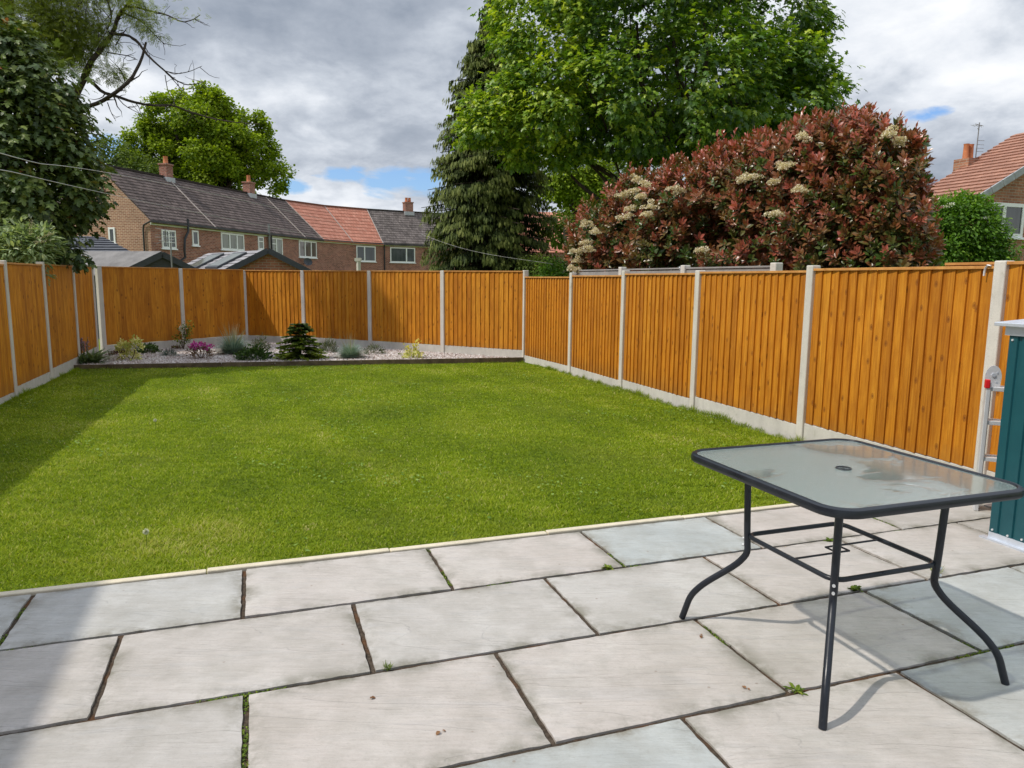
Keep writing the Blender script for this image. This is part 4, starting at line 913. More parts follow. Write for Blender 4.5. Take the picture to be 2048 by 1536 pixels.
def window(parent, O, P, Tn, s0, s1, z0, z1, splits, nrm_, pane=None, bars=0, top=None, sill=True, fw=.1):
    """framed window on a vertical wall: P + s*T"""
    P = np.array([P[0], P[1], 0.]); Tn = np.array([Tn[0], Tn[1], 0.]); N_ = np.array([nrm_[0], nrm_[1], 0.])
    def w(s, z, d): return P + Tn * s + N_ * d + np.array([0, 0, z])
    fr = MB(O); f = fw
    def bar_(a0, a1, c0, c1, d=.05): fr.hexa([w(a0, c0, d), w(a1, c0, d), w(a1, c0, -.02), w(a0, c0, -.02), w(a0, c1, d), w(a1, c1, d), w(a1, c1, -.02), w(a0, c1, -.02)])
    bar_(s0, s1, z0, z0 + f); bar_(s0, s1, z1 - f, z1); bar_(s0, s0 + f, z0 + f, z1 - f); bar_(s1 - f, s1, z0 + f, z1 - f)
    for q in splits: x = s0 + (s1 - s0) * q; bar_(x - f * .6, x + f * .6, z0 + f, z1 - f, .055)
    if top: zt_ = z0 + (z1 - z0) * top[0]; bar_(s0 + (s1 - s0) * top[1] + .01, s0 + (s1 - s0) * top[2] - .01, zt_ - .03, zt_ + .03, .053)
    for i in range(bars):
        zz_ = z0 + (z1 - z0) * (i + 1) / (bars + 1); bar_(s0 + f, s1 - f, zz_ - .015, zz_ + .015, .046)
        xx = s0 + (s1 - s0) * (i + 1) / (bars + 1); bar_(xx - .015, xx + .015, z0 + f, z1 - f, .044)
    wi = fr.build('window', M_upvc, parent)
    MB(O).add([w(s0 + .02, z0 + .02, .02), w(s1 - .02, z0 + .02, .02), w(s1 - .02, z1 - .02, .02), w(s0 + .02, z1 - .02, .02)], [(0, 1, 2, 3)]).build('pane', pane or M_pane, wi)
    if sill: MB(O).hexa([w(s0 - .08, z0 - .07, .09), w(s1 + .08, z0 - .07, .09), w(s1 + .08, z0 - .07, -.02), w(s0 - .08, z0 - .07, -.02), w(s0 - .08, z0, .08), w(s1 + .08, z0, .08), w(s1 + .08, z0, -.02), w(s0 - .08, z0, -.02)]).build('sill', M_upvc, wi)
    return wi
def chimney(parent, O, c, T_, w, d, z0, z1, mt, pots=1, poth=.55, ps=1.0):
    m = MB(O); m.box((*c, (z0 + z1) / 2), (w, d, z1 - z0), T_); m.box((*c, z1 + .05), (w + .1, d + .1, .1), T_); ch = m.build('chimney', mt, parent)
    MB(O).box((*c, z0 + .25), (w + .16, d + .16, .35), T_).build('flashing', M_lead, ch)
    T3 = np.array([T_[0], T_[1]]) / np.hypot(*T_)
    for k in range(pots):
        q = np.array(c) + T3 * ((k - (pots - 1) / 2) * .32 * ps); MB(O).tube([(*q, z1 + .09), (*q, z1 + .12), (*q, z1 + .1 + poth), (*q, z1 + .16 + poth)], [.17 * ps, .15 * ps, .13 * ps, .15 * ps], 10).build('pot', M_pot, ch, smooth=True)
    return ch
A = np.array([-20.97, 42.9]); T1 = np.array([.248, .969]); T1 /= np.linalg.norm(T1); N1 = np.array([T1[1], -T1[0]]); EZ, RZ, HD = 4.62, 7.78, 3.42; GZ = -.4
def gutter(parent, O, P, Q, N_):
    p = np.array([*(P + N_ * .16), EZ - .03]); q = np.array([*(Q + N_ * .16), EZ - .03])
    MB(O).bar(p, q, .11, .09).build('gutter', M_dkplastic, parent)
    p = np.array([*(P + N_ * .03), EZ - .16]); q = np.array([*(Q + N_ * .03), EZ - .16]); MB(O).bar(p, q, .04, .16).build('fascia', M_upvc, parent)
def terrace(name, label, segs, mt, mw, left_gable=False, chim=None, nc=14, wins=(), right_gable=False, extra=None, gmat=None):
    """segs: list of (P eave front, R ridge xy, B back eave xy) cross-sections"""
    P0 = segs[0][0]; root = empty(name, (*P0, GZ)); tag(root, label, 'house', 'brick houses of the terrace behind the back fence'); O = np.array([*P0, GZ])
    m = MB(O); m2 = MB(O)
    for a, b_ in zip(segs[:-1], segs[1:]):
        m.add([(*a[0], GZ), (*b_[0], GZ), (*b_[0], EZ), (*a[0], EZ)], [(0, 1, 2, 3)]); m2.add([(*a[2], GZ), (*b_[2], GZ), (*b_[2], EZ), (*a[2], EZ)], [(3, 2, 1, 0)])
    if right_gable: s = segs[-1]; m.add([(*s[2], GZ), (*s[0], GZ), (*s[0], EZ), (*s[1], RZ), (*s[2], EZ)], [(4, 3, 2, 1, 0)])
    wl = m.build('wall', mw, root); m2.build('wall', mw, root)
    if left_gable:
        s = segs[0]; e = (s[1] - s[0]); e = e / np.linalg.norm(e)
        m = MB(O); m.add([(*s[2], GZ), (*s[0], GZ), (*s[0], EZ), (*s[1], RZ), (*s[2], EZ)], [(0, 1, 2, 3, 4)]); m.build('gable_wall', gmat or M_brick_buff, root)
    ov = .22; rr = None
    for i, (a, b_) in enumerate(zip(segs[:-1], segs[1:])):
        def ext(s, k):   # eave overhang
            d = (s[0] - s[1]); d = d / np.linalg.norm(d); e = s[0] + d * ov; z = EZ - ov * (RZ - EZ) / np.linalg.norm(s[0] - s[1]); return (*e, z + .07)
        def extb(s):
            d = (s[2] - s[1]); d = d / np.linalg.norm(d); e = s[2] + d * ov; z = EZ - ov * (RZ - EZ) / np.linalg.norm(s[2] - s[1]); return (*e, z + .07)
        r1 = slope('roof', ext(a, 0), ext(b_, 0), (*b_[1], RZ + .07), (*a[1], RZ + .07), nc, mt, root, O)
        slope('roof', extb(a), extb(b_), (*b_[1], RZ + .07), (*a[1], RZ + .07), nc, mt, root, O)
        MB(O).bar((*a[1], RZ + .1), (*b_[1], RZ + .1), .22, .12).build('ridge_tiles', mt, root)
        if rr is None: rr = r1
        dirn = b_[0] - a[0]; dirn = dirn / np.linalg.norm(dirn); gutter(root, O, a[0], b_[0], np.array([dirn[1], -dirn[0]]))
    return root, O, rr
def sec(s): P = A + T1 * s; return (P, P - N1 * HD, P - N1 * 2 * HD)
P703 = np.array([-14.3, 65.6]); P764 = np.array([-12.0, 68.0]); P848 = np.array([-8.4, 70.1]); Pend = P848 + np.array([.863, .504]) * 6
sA, sB, sC, sD = sec(0), sec(5.77), sec(11.7), sec(19.9)
sE = (P703, P703 + np.array([-.855, .52]) * 3.3, P703 + np.array([-.855, .52]) * 6.7); sF = (P764, P764 + np.array([-.62, .78]) * 3.0, P764 + np.array([-.62, .78]) * 6); sG = (Pend, Pend + np.array([-.504, .863]) * 3.2, Pend + np.array([-.504, .863]) * 6.4)
def win_px(root, O, P, T_, N_, x0, x1, yt, yb, splits, pane=None, bars=0, top=None, fw=.1):
    s0, za = z_on(x0, yt, P, T_); s1, zb_ = z_on(x1, yb, P, T_); _, zc = z_on(x0, yb, P, T_)
    xm = (x0 + x1) / 2; s, zt_ = z_on(xm, yt, P, T_); s, zb_ = z_on(xm, yb, P, T_)
    return window(root, O, P, T_, s0, s1, zb_, zt_, splits, N_, pane, bars, top, True, fw)
hA, OA, rA = terrace('terraced_house', 'end terrace house with a buff brick gable and moss-brown roof at the left', [sA, sB], M_tile_dark, M_brick_red, True, nc=17)
win_px(hA, OA, A, T1, N1, 322, 352, 460, 497, [.5], M_pane, 2); win_px(hA, OA, A, T1, N1, 383, 397, 461, 491, [], M_pane)
TG = -N1; sg, zg = z_on(217, 455, A, TG); sg2, zg2 = z_on(232, 486, A, TG)
window(hA, OA, A, -TG, -sg, -sg2, zg2, zg, [], -T1, M_pane)
m = MB(OA); P = A + N1 * .12 - T1 * .05; q = A - N1 * .42 - T1 * .08
m.tube([(*(A + N1 * .1 - T1 * .1), 4.55), (*(A - N1 * .35 - T1 * .1), 4.35), (*q, 4.1), (*q, 0)], .05, 8); m.build('downpipe', M_dkplastic, hA, smooth=True)
sp_, _z = z_on(370, 440, A, T1); q = A + T1 * sp_ + N1 * .2; q2 = A + T1 * (sp_ - .9) + N1 * .2
MB(OA).tube([(*q, 4.95), (*q, 4.2), (*(q * .6 + q2 * .4), 3.7), (*(q * .5 + q2 * .5), 3.0), (*(q * .55 + q2 * .45), 2.6), (*q2, 2.35), (*q2, 0)], .075, 8).build('soil_pipe', M_dkplastic, hA, smooth=True)
hB, OB, rB = terrace('terraced_house', 'second terraced house with a triple window and brown tiled roof', [sB, sC], M_tile_dark, M_brick_red, nc=17)
win_px(hB, OB, A, T1, N1, 441, 488, 467, 500, [.36, .68], M_pane2); win_px(hB, OB, A, T1, N1, 515, 527, 473, 499, [], M_pane2, 0, (.62, 0, 1))
c = sec(5.77)[1]; chimney(hB, OB, c, T1, .62, .55, RZ - .35, RZ + .85, M_brick_red, 1, .42)
sp_, _z = z_on(534, 455, A, T1); q = A + T1 * sp_ + N1 * .15; MB(OB).tube([(*q, 0), (*q, 5.3)], .08, 8).build('soil_pipe', M_grey, hB, smooth=True)
hC, OC, rC = terrace('terraced_house', 'third terraced house with a chimney over the middle of the brown roof', [sC, sD], M_tile_dark, M_brick_red, nc=17)
win_px(hC, OC, A, T1, N1, 541, 565, 476, 512, [.45], M_pane2, 0, (.66, 0, .45)); win_px(hC, OC, A, T1, N1, 597, 633, 482, 515, [.33, .68], M_pane3)
c = sec(14.9)[1]; chimney(hC, OC, c, T1, .7, .62, RZ - .35, RZ + .85, M_brick_red, 1, .45)
sp_, _z = z_on(539, 470, A, T1); q = A + T1 * sp_ + N1 * .15; MB(OC).tube([(*q, 0), (*q, 4.6)], .06, 8).build('downpipe', M_dkplastic, hC, smooth=True)
s_, z_ = z_on(605, 524, A, T1); q = A + T1 * s_ + N1 * .45
dish = MB(OC); K = 16; vs = [(*q, z_)]; ax = np.array([*(N1 * .8 + T1 * -.5), .3]); ax /= np.linalg.norm(ax); xx = np.cross(ax, [0, 0, 1]); xx /= np.linalg.norm(xx); yy = np.cross(xx, ax)
for rr_, dz in ((.2, .015), (.38, .08)): vs += [np.array([*q, z_]) + ax * dz + xx * math.cos(6.283 * k / K) * rr_ + yy * math.sin(6.283 * k / K) * rr_ * .85 for k in range(K)]
dish.add(vs, [(0, 1 + k, 1 + (k + 1) % K) for k in range(K)] + [(1 + k, K + 1 + k, K + 1 + (k + 1) % K, 1 + (k + 1) % K) for k in range(K)]); dish.tube([(*q, z_), (*(q - N1 * .4), z_ - .15)], .025, 6); dish.tube([(*q, z_ - .3), np.array([*q, z_]) + ax * .35], .015, 6)
dish.build('satellite_dish', M_char, hC)
hD, OD, rD = terrace('terraced_house', 'terraced house with a bright orange tiled roof that bends round', [sD, sE, sF], M_tile_or, M_brick_red, nc=11)
win_px(hD, OD, A, T1, N1, 672, 696, 489, 521, [.42], M_pane)
T2 = P764 - P703; T2 = T2 / np.linalg.norm(T2); N2 = np.array([T2[1], -T2[0]])
win_px(hD, OD, P703, T2, N2, 712, 751, 492, 523, [.42], M_pane)
hE, OE, rE = terrace('terraced_house', 'right-hand terraced house with a brown roof half hidden by the conifer', [sF, sG], M_tile_dark2, M_brick_red, nc=15, right_gable=True)
T3 = P848 - P764; T3 = T3 / np.linalg.norm(T3); N3 = np.array([T3[1], -T3[0]])
win_px(hE, OE, P764, T3, N3, 780, 830, 495, 525, [.65], M_pane)
f_ = z_on(816, 420, sF[1], (sG[1] - sF[1]) / np.linalg.norm(sG[1] - sF[1]))[0]; c = sF[1] + (sG[1] - sF[1]) / np.linalg.norm(sG[1] - sF[1]) * f_
chimney(hE, OE, c, T3, .8, .7, RZ - .35, RZ + .9, M_brick_red, 2, .35)
s_, z_ = z_on(768, 490, P764, T3); q = P764 + T3 * s_ + N3 * .1; MB(OE).tube([(*q, 0), (*q, 4.6)], .06, 8).build('downpipe', M_dkplastic, hE, smooth=True)
for (S_, r_, O_, k0) in ((sB, rB, OB, 0), (sec(17.0), rC, OC, .0), (sD, rD, OD, 0), (sE, rD, OD, 0), (sF, rE, OE, 0)):
    e_ = S_[0] - S_[1]; L_e = np.linalg.norm(e_); e_ = e_ / L_e; z_e = EZ - .22 * (RZ - EZ) / L_e
    MB(O_).bar((*(S_[0] + e_ * .22), z_e + .13), (*S_[1], RZ + .13), .07, .05).build('mortar_joint', M_verge2, r_)
# red tiled roof seen in the gap beyond the conifer
q0 = at(1070, 560, 45)[:2]; root = empty('far_house', (*q0, GZ)); tag(root, 'orange tiled house glimpsed between the conifer and the photinia', 'house'); O = np.array([*q0, GZ])
w0, w1 = q0 + [-1.5, 0], q0 + [6.5, 1.5]; r0, r1 = w0 + [-.6, 4], w1 + [-.6, 4]
MB(O).add([(*w0, GZ), (*w1, GZ), (*w1, 3.1), (*w0, 3.1)], [(0, 1, 2, 3)]).add([(*w0, GZ), (*w0, 3.1), (*r0, 5.9), (*(r0 + [-.6, 4]), 3.1), (*(r0 + [-.6, 4]), GZ)], [(0, 1, 2, 3, 4)]).build('wall', M_brick_red, root)
slope('roof', (*w0, 3.1), (*w1, 3.1), (*r1, 5.9), (*r0, 5.9), 12, M_tile_or, root, O); window(root, O, w0, (w1 - w0) / np.linalg.norm(w1 - w0), 3.2, 4.4, 1.5, 2.6, [.5], (0.18, -.98), M_pane)
slope('roof', (*(r0 + [-.6, 4]), 3.1), (*(r1 + [-.6, 4]), 3.1), (*r1, 5.9), (*r0, 5.9), 12, M_tile_or, root, O)

# brick house on the right
C0 = np.array([15.6, 25.0]); G1 = np.array([.943, .332]); E1_ = np.array([-.332, .943]); ez = 4.45; pitch_ = math.tan(math.radians(28)); DEP = 2.6; HW = 5.0; rz_ = ez + HW * pitch_
root = empty('brick_house', (*C0, GZ)); tag(root, 'brown brick house with a terracotta tiled roof and white window at the right edge', 'house'); O = np.array([*C0, GZ])
m = MB(O); Cr = C0 + G1 * 2 * HW; m.add([(*C0, GZ), (*Cr, GZ), (*Cr, ez), (*(C0 + G1 * HW), rz_), (*C0, ez)], [(0, 1, 2, 3, 4)]); Cb = C0 + E1_ * DEP; m.add([(*Cb, GZ), (*C0, GZ), (*C0, ez), (*Cb, ez)], [(0, 1, 2, 3)]); Crb = Cr + E1_ * DEP
m.add([(*Cr, GZ), (*Crb, GZ), (*Crb, ez), (*Cr, ez)], [(0, 1, 2, 3)]); m.add([(*Cb, GZ), (*Crb, GZ), (*Crb, ez), (*(Cb + G1 * HW), rz_), (*Cb, ez)], [(4, 3, 2, 1, 0)]); m.build('wall', M_brick_brown, root)
ov = .35
def rp(base_, s, up=.09): p = base_ + G1 * s; return (*p, ez + s * pitch_ + up)
F_, Bk = C0 - E1_ * .22, C0 + E1_ * (DEP + .2)
slope('roof', rp(Bk, -ov), rp(F_, -ov), rp(F_, HW), rp(Bk, HW), 19, M_tile_pink, root, O, .045)
def rp2(base_, s): p = base_ + G1 * (2 * HW - s); return (*p, ez + s * pitch_ + .09)
slope('roof', rp2(F_, -ov), rp2(Bk, -ov), rp2(Bk, HW), rp2(F_, HW), 19, M_tile_pink, root, O, .045)
m = MB(O)
for k in range(11):
    s0, s1 = -ov + k * (HW + ov) / 11, -ov + (k + 1) * (HW + ov) / 11 - .03; a_, b_ = np.array(rp(F_ - E1_ * .03, s0, .0)), np.array(rp(F_ - E1_ * .03, s1, .0)); m.bar(a_, b_, .06, .22)
m.build('verge', M_verge, root)
m = MB(O); m.bar((*(C0 - G1 * .38 - E1_ * .2), ez - .14), (*(Cb - G1 * .38), ez - .14), .12, .1); m.build('gutter', M_dkplastic, root)
win_px(root, O, C0, G1, np.array([G1[1], -G1[0]]), 1978, 2042, 406, 474, [.42], M_pane, 0, None, .12)
q = C0 + G1 * 1.05 + E1_ * 3.3
kx = at(1933, 340, 28.5)[:2]; ch = chimney(root, O, kx, G1, .52, .52, 3.5, 6.0, M_brick_brown, 2, .5, .72)
MB(O).box((*kx, 5.86), (.63, .63, .5), G1).build('chimney_band', M_brick_brown, ch)
ant = MB(O); za = 6.1; ant.tube([(kx[0] + .3, kx[1], za), (kx[0] + .32, kx[1], za + 1.35)], .018, 6)
for dz, w_ in ((1.25, .5), (1.1, .3)): ant.tube([(kx[0] + .3 - w_ / 2, kx[1] - .2, za + dz), (kx[0] + .3 + w_ / 2, kx[1] + .2, za + dz + .02)], .012, 5)
for k in range(6): ant.tube([(kx[0] + .12 + k * .08, kx[1] - .1 + k * .03, za + 1.18 + (k % 2) * .05), (kx[0] + .12 + k * .08, kx[1] + .2, za + 1.3)], .008, 4)
for dz in (.3, .42, .55, .7): ant.tube([(kx[0] + .3, kx[1], za + dz), (kx[0] + .6, kx[1] + .05, za + dz)], .008, 4)
ant.build('aerial', M_grey, root)

# ---- outbuildings just behind the back fence
# felt roofed shed
Sg = 22.0; pa, pb = at(266, 505, Sg), at(340, 505, Sg)
ap = at(316, 505, Sg); gl_, gr_ = at(262, 536, Sg), at(372, 536, Sg); lft = np.array([-.93, .25])
root = empty('garden_shed', (ap[0], ap[1], GZ)); tag(root, 'shed with grey felt roof and black gable boards behind the back fence', 'shed'); O = np.array([ap[0], ap[1], GZ])
rz2 = ap[2]; ezz = rz2 - .62; gdir = np.array([.80, .60]); bk = np.array([-.97, .25]); Ls = 4.2; hw_ = 1.15
gL, gR = ap[:2] - gdir * hw_, ap[:2] + gdir * hw_
m = MB(O); m.add([(*gL, GZ), (*gR, GZ), (*gR, ezz), (*ap[:2], rz2 - .05), (*gL, ezz)], [(0, 1, 2, 3, 4)]); m.add([(*(gL + bk * Ls), GZ), (*gL, GZ), (*gL, ezz), (*(gL + bk * Ls), ezz)], [(0, 1, 2, 3)]); m.build('wall', M_char, root)
m = MB(O); f0 = -bk * .12
for (g_, sgn) in ((gL - gdir * .18, 1), (gR + gdir * .18, -1)):
    e0, e1, rr0, rr1 = (*(g_ + f0), ezz - .09), (*(g_ + bk * Ls), ezz - .09), (*(ap[:2] + f0), rz2), (*(ap[:2] + bk * Ls), rz2); th_ = .04
    up_ = [0, 0, th_]; ps = [e1, e0, rr0, rr1] if sgn > 0 else [e0, e1, rr1, rr0]
    m.hexa([np.array(p) for p in ps] + [np.array(p) + up_ for p in ps])
m.build('roof', M_felt, root)
m = MB(O)
for g_ in (gL - gdir * .2, gR + gdir * .2): m.bar((*(g_ - bk * .15), ezz - .14), (*(ap[:2] - bk * .15), rz2 - .05), .03, .17)
m.build('bargeboard', M_char, root)
# tiled extension with rooflights and brick gable
Sx = 27.0; ap = at(532, 500, Sx); glx, grx = at(434, 541, Sx), at(598, 545, Sx)
root = empty('brick_extension', (ap[0], ap[1], GZ)); tag(root, 'single storey brick extension with grey tiled roof and two rooflights', 'extension'); O = np.array([ap[0], ap[1], GZ])
gdir = np.array([.98, .20]); bk = np.array([-.66, .75]); bk /= np.linalg.norm(bk); rz2 = ap[2]; hw_ = 1.9; ezz = rz2 - 1.0; Ls = 6.0
gL, gR = ap[:2] - gdir * hw_, ap[:2] + gdir * hw_
m = MB(O); m.add([(*gL, GZ), (*gR, GZ), (*gR, ezz), (*ap[:2], rz2 - .04), (*gL, ezz)], [(0, 1, 2, 3, 4)]); m.add([(*(gL + bk * Ls), GZ), (*gL, GZ), (*gL, ezz), (*(gL + bk * Ls), ezz)], [(0, 1, 2, 3)]); m.build('wall', M_brick_ext, root)
f0 = -bk * .15
def xp(s, k, up=0.0): p = ap[:2] - gdir * (hw_ + .25) * (1 - k) + bk * s; return np.array([p[0], p[1], ezz - .13 + (rz2 - ezz + .13) * k + up])
rf_ = slope('roof', xp(Ls, 0), xp(-.15, 0), xp(-.15, 1), xp(Ls, 1), 9, M_tile_grey, root, O, .03)
m_ = ap[:2] + gdir * (hw_ + .25); slope('roof', (*(m_ + f0), ezz - .13), (*(m_ + bk * Ls), ezz - .13), xp(Ls, 1), xp(-.15, 1), 9, M_tile_grey, root, O, .03)
m = MB(O)
for sg_ in (-1, 1): m.bar((*(ap[:2] + gdir * sg_ * (hw_ + .27) - bk * .18), ezz - .16), (*(ap[:2] - bk * .18), rz2 - .02), .05, .2)
m.build('bargeboard', M_char, root)
for s0, s1 in ((1.0, 2.3), (3.3, 4.6)):
    m = MB(O); m.hexa([xp(s1, .36, .03), xp(s0, .36, .03), xp(s0, .86, .03), xp(s1, .86, .03), xp(s1, .36, .11), xp(s0, .36, .11), xp(s0, .86, .11), xp(s1, .86, .11)]); rl = m.build('rooflight', M_char, rf_)
    m = MB(O); m.add([xp(s1 - .08, .40, .115), xp(s0 + .08, .40, .115), xp(s0 + .08, .82, .115), xp(s1 - .08, .82, .115)], [(0, 1, 2, 3)]); m.build('pane', M_pane2, rl)
# low charcoal tiled lean-to left
Sy = 31.0; p0 = at(115, 470, Sy); p1 = at(205, 474, Sy - 1)
root = empty('lean_to', (p0[0], p0[1], GZ)); tag(root, 'low extension with charcoal tiled roof below the buff gable', 'extension'); O = np.array([p0[0], p0[1], GZ])
a_, b_ = at(60, 468, 34), at(205, 474, 34); c_, d_ = at(275, 511, 28.5), at(40, 514, 28.5)
rf_ = slope('roof', d_, c_, b_, a_, 8, M_tile_gdark, root, O, .05)
m = MB(O); m.add([(d_[0], d_[1] + .1, GZ), (c_[0], c_[1] + .1, GZ), (c_[0], c_[1] + .1, c_[2]), (d_[0], d_[1] + .1, d_[2])], [(0, 1, 2, 3)]); m.add([(c_[0], c_[1] + .1, GZ), (b_[0], b_[1], GZ), (b_[0], b_[1], b_[2]), (c_[0], c_[1] + .1, c_[2])], [(0, 1, 2, 3)]); m.build('wall', M_brick_red, root)
MB(O).hexa([d_ * .36 + c_ * .24 + a_ * .25 + b_ * .15 + q for q in ([0, 0, .06], [.9, 0, .06], [.7, .8, .28], [-.2, .8, .28], [0, 0, .14], [.9, 0, .14], [.7, .8, .36], [-.2, .8, .36])]).build('rooflight', M_char, rf_)
# house seen through the maple (left of buff gable)
q0 = at(60, 560, 50)[:2]; root = empty('far_house', (*q0, GZ)); tag(root, 'red brick house glimpsed through the maple leaves left of the buff gable', 'house'); O = np.array([*q0, GZ])
q1 = at(212, 560, 47)[:2]; MB(O).add([(*q0, GZ), (*q1, GZ), (*q1, 4.5), (*q0, 4.5)], [(0, 1, 2, 3)]).build('wall', M_brick_red, root); slope('roof', (*q0, 4.5), (*q1, 4.5), (*(q1 + [-1, 4]), 7.4), (*(q0 + [-1, 4]), 7.4), 14, M_tile_dark, root, O)
# television aerial in front of the end house
Sa = 20.5; a0 = at(344, 534, Sa); a1 = at(338, 470, Sa); root = empty('tv_aerial', a0); tag(root, 'television aerial on a pole beside the felt-roofed shed', 'aerial'); O = a0
MB(O).tube([a0 + [0, 0, -1.6], a0, at(341, 486, Sa)], .02, 6)  .build('pole', M_grey, root, smooth=True)
m = MB(O)
for (x0, y0, x1, y1, dy) in ((311, 456, 350, 464, .3), (311, 469, 352, 466, -.2), (310, 474, 350, 475, .2), (318, 481, 348, 479, 0), (312, 488, 349, 472, -.5), (326, 483, 347, 480, .4)): m.tube([at(x0, y0, Sa + dy), at(x1, y1, Sa - dy)], .006, 5)
m.tube([at(330, 458, Sa), at(331, 492, Sa)], .015, 5); m.build('elements', M_grey, root)
# short post behind the back fence
q = at(717, 540, 24); MBp = MB(q); MBp.tube([q + [0, 0, -1.8], at(717, 521, 24)], .07, 8); MBp.box(at(716, 519, 24), (.2, .14, .1)); o = MBp.build('garden_post', M_post); o.location = q; tag(o, 'short stubby post rising just behind the back fence', 'post')

# ------------------------------------------------------------------ overhead cables
def cable(name, label, pts, r):
    P_ = []
    for (x, y, Y_) in pts: P_.append(at(x, y, Y_))
    n_ = 40; P_ = np.array(P_); tt = np.linspace(0, 1, n_); kx_ = np.linspace(0, 1, len(P_))
    Q = np.stack([np.interp(tt, kx_, P_[:, i]) for i in range(3)], 1)
    for i in range(3):
        c_ = np.polyfit(kx_, P_[:, i], min(3, len(P_) - 1)); Q[:, i] = np.polyval(c_, tt)
    m = MB(Q[0]); m.tube(list(Q), r, 6); o = m.build(name, M_cable, smooth=True); o.location = Q[0]; tag(o, label, 'cable', 'overhead cables'); return o
M_cable = simple('cable_sheath', (.50, .50, .48), .5)
cable('overhead_cable', 'upper pale cable crossing the maple and the brown roofs', [(-60, 290, 6), (0, 303, 7), (200, 345, 10.2), (430, 393, 18), (600, 425, 32), (735, 462, 62)], .0042)
cable('overhead_cable', 'lower pale cable crossing the buff gable', [(-60, 330, 6), (0, 342, 7), (190, 380, 10.2), (390, 424, 18), (560, 458, 34), (690, 482, 60)], .0042)
cable('overhead_cable', 'thin cable passing in front of the conifer', [(842, 468, 18), (930, 498, 17.6), (1010, 514, 17.2), (1105, 528, 16.8)], .003)

# ------------------------------------------------------------------ trees
def tree(name, label, base, cat='tree', group=None):
    root = empty(name, base); tag(root, label, cat, group); return root, np.array(base, float)
# oak behind the terrace
YO = 88.0; c = at(405, 300, YO); R_ = 165 / 1473 * YO
oak, O = tree('oak_tree', 'big round yellow-green oak rising behind the brown roofs', (c[0], c[1], GZ))
m = MB(O); m.tube([(c[0], c[1], GZ), (c[0], c[1], 8), (c[0] + .5, c[1], 13)], [.9, .7, .5], 10)
lob = [((c[0] + dx * R_, c[1] + dy * R_, c[2] + dz * R_), r * R_) for dx, dy, dz, r in ((0, 0, .1, .55), (-.55, 0, -.08, .42), (-.78, .1, -.28, .25), (.5, 0, -.02, .42), (.8, 0, -.28, .24), (.05, 0, .45, .28), (.25, .2, .38, .25), (-.3, -.1, .3, .34), (-.1, .1, -.4, .5), (.4, -.2, -.45, .42), (-.5, 0, -.45, .36), (.62, 0, .22, .22), (-.68, 0, .15, .2), (.1, -.4, .0, .4))]
for (cc, rr) in lob: P_, Rr_ = limb((c[0], c[1], 8 + random.random() * 3), cc, .4, .08, .05); m.tube(P_, Rr_, 6)
m.build('trunk', M_barkd, oak)
sub = []
for (cc, rr) in lob:
    k = 18
    for j in range(k): d = nrm(rn(1))[0]; sub.append((np.array(cc) + d * rr * .8, rr * RG.uniform(.16, .34)))
P_, Dr, U, S, rd = crown(sub, 11000, 8, .27, .34, 3, (.6, 1.05), -1.2, .5, .1, .2, .5)
leaf_obj('crown', P_, Dr, U, S, T_oval(.42), M_oak, oak, rd, O)
# smaller tree left of the oak
c = at(232, 318, 80); t_, O = tree('distant_tree', 'dull green tree low behind the left end of the terrace roof', (c[0], c[1], GZ), group='distant trees')
MB(O).tube([(c[0], c[1], GZ), c], [.4, .2], 8).build('trunk', M_barkd, t_)
P_, Dr, U, S, rd = crown([(c + [-1, 0, -1], 3.2), (c + [2.5, 0, -2.5], 3), (c + [-3, 0, -3], 3)], 1100, 9, .4, .35, 4, (.5, 1.05), -.6, .8); leaf_obj('crown', P_, Dr, U, S, T_oval(.35), M_far, t_, rd, O)
# trees seen in the gap
for (x, y, Yd, r, mm, lab, n_) in ((1145, 350, 38, 1.7, M_oak, 'bright green tree seen through the gap under the sycamore', 1500), (1130, 455, 30, .75, M_far, 'loose grey-green tree between conifer and photinia', 330), (1215, 385, 40, 2.0, M_far, 'shaded green tree behind the left end of the photinia', 1200), (1330, 400, 44, 4.2, M_far, 'broad dull green tree behind the sycamore stems', 1500), (1560, 330, 46, 5.0, M_far, 'broad dull green tree far behind the photinia', 1500)):
    c = at(x, y, Yd); t_, O = tree('distant_tree', lab, (c[0], c[1], GZ), group='distant trees'); MB(O).tube([(c[0], c[1], GZ), (c[0] + .2, c[1], c[2] * .6), c], [.25, .18, .08], 8).build('trunk', M_barkd, t_)
    P_, Dr, U, S, rd = crown([(c, r), (c + [r * .5, 0, -r * .5], r * .8), (c + [-r * .4, 0, -r * .6], r * .7)], n_, 9, .22, .2, 4 + x, (.5, 1.08), -.5, 1.2); leaf_obj('crown', P_, Dr, U, S, T_oval(.35), mm, t_, rd, O)
for (x, y, Yd, r, lab) in ((1125, 530, 17.5, .6, 'fresh green hedge shrub low in the gap beside the corner post'), (1078, 525, 19, .55, 'dark low shrub right of the conifer foot')):
    c = at(x, y, Yd); c[2] -= .25; t_, O = tree('hedge_shrub', lab, (c[0], c[1], GZ), 'shrub', 'low shrubs in the gap'); MB(O).tube([(c[0], c[1], GZ), c], [.05, .03], 6).build('trunk', M_barkd, t_)
    P_, Dr, U, S, rd = crown([(c, (r, r * .7, r * .75)), (c - [0, 0, .5], r)], 500, 14, .07, .075, 9, (.5, 1.1)); leaf_obj('crown', P_, Dr, U, S, T_oval(.3), M_eld if x > 1100 else M_far, t_, rd, O)

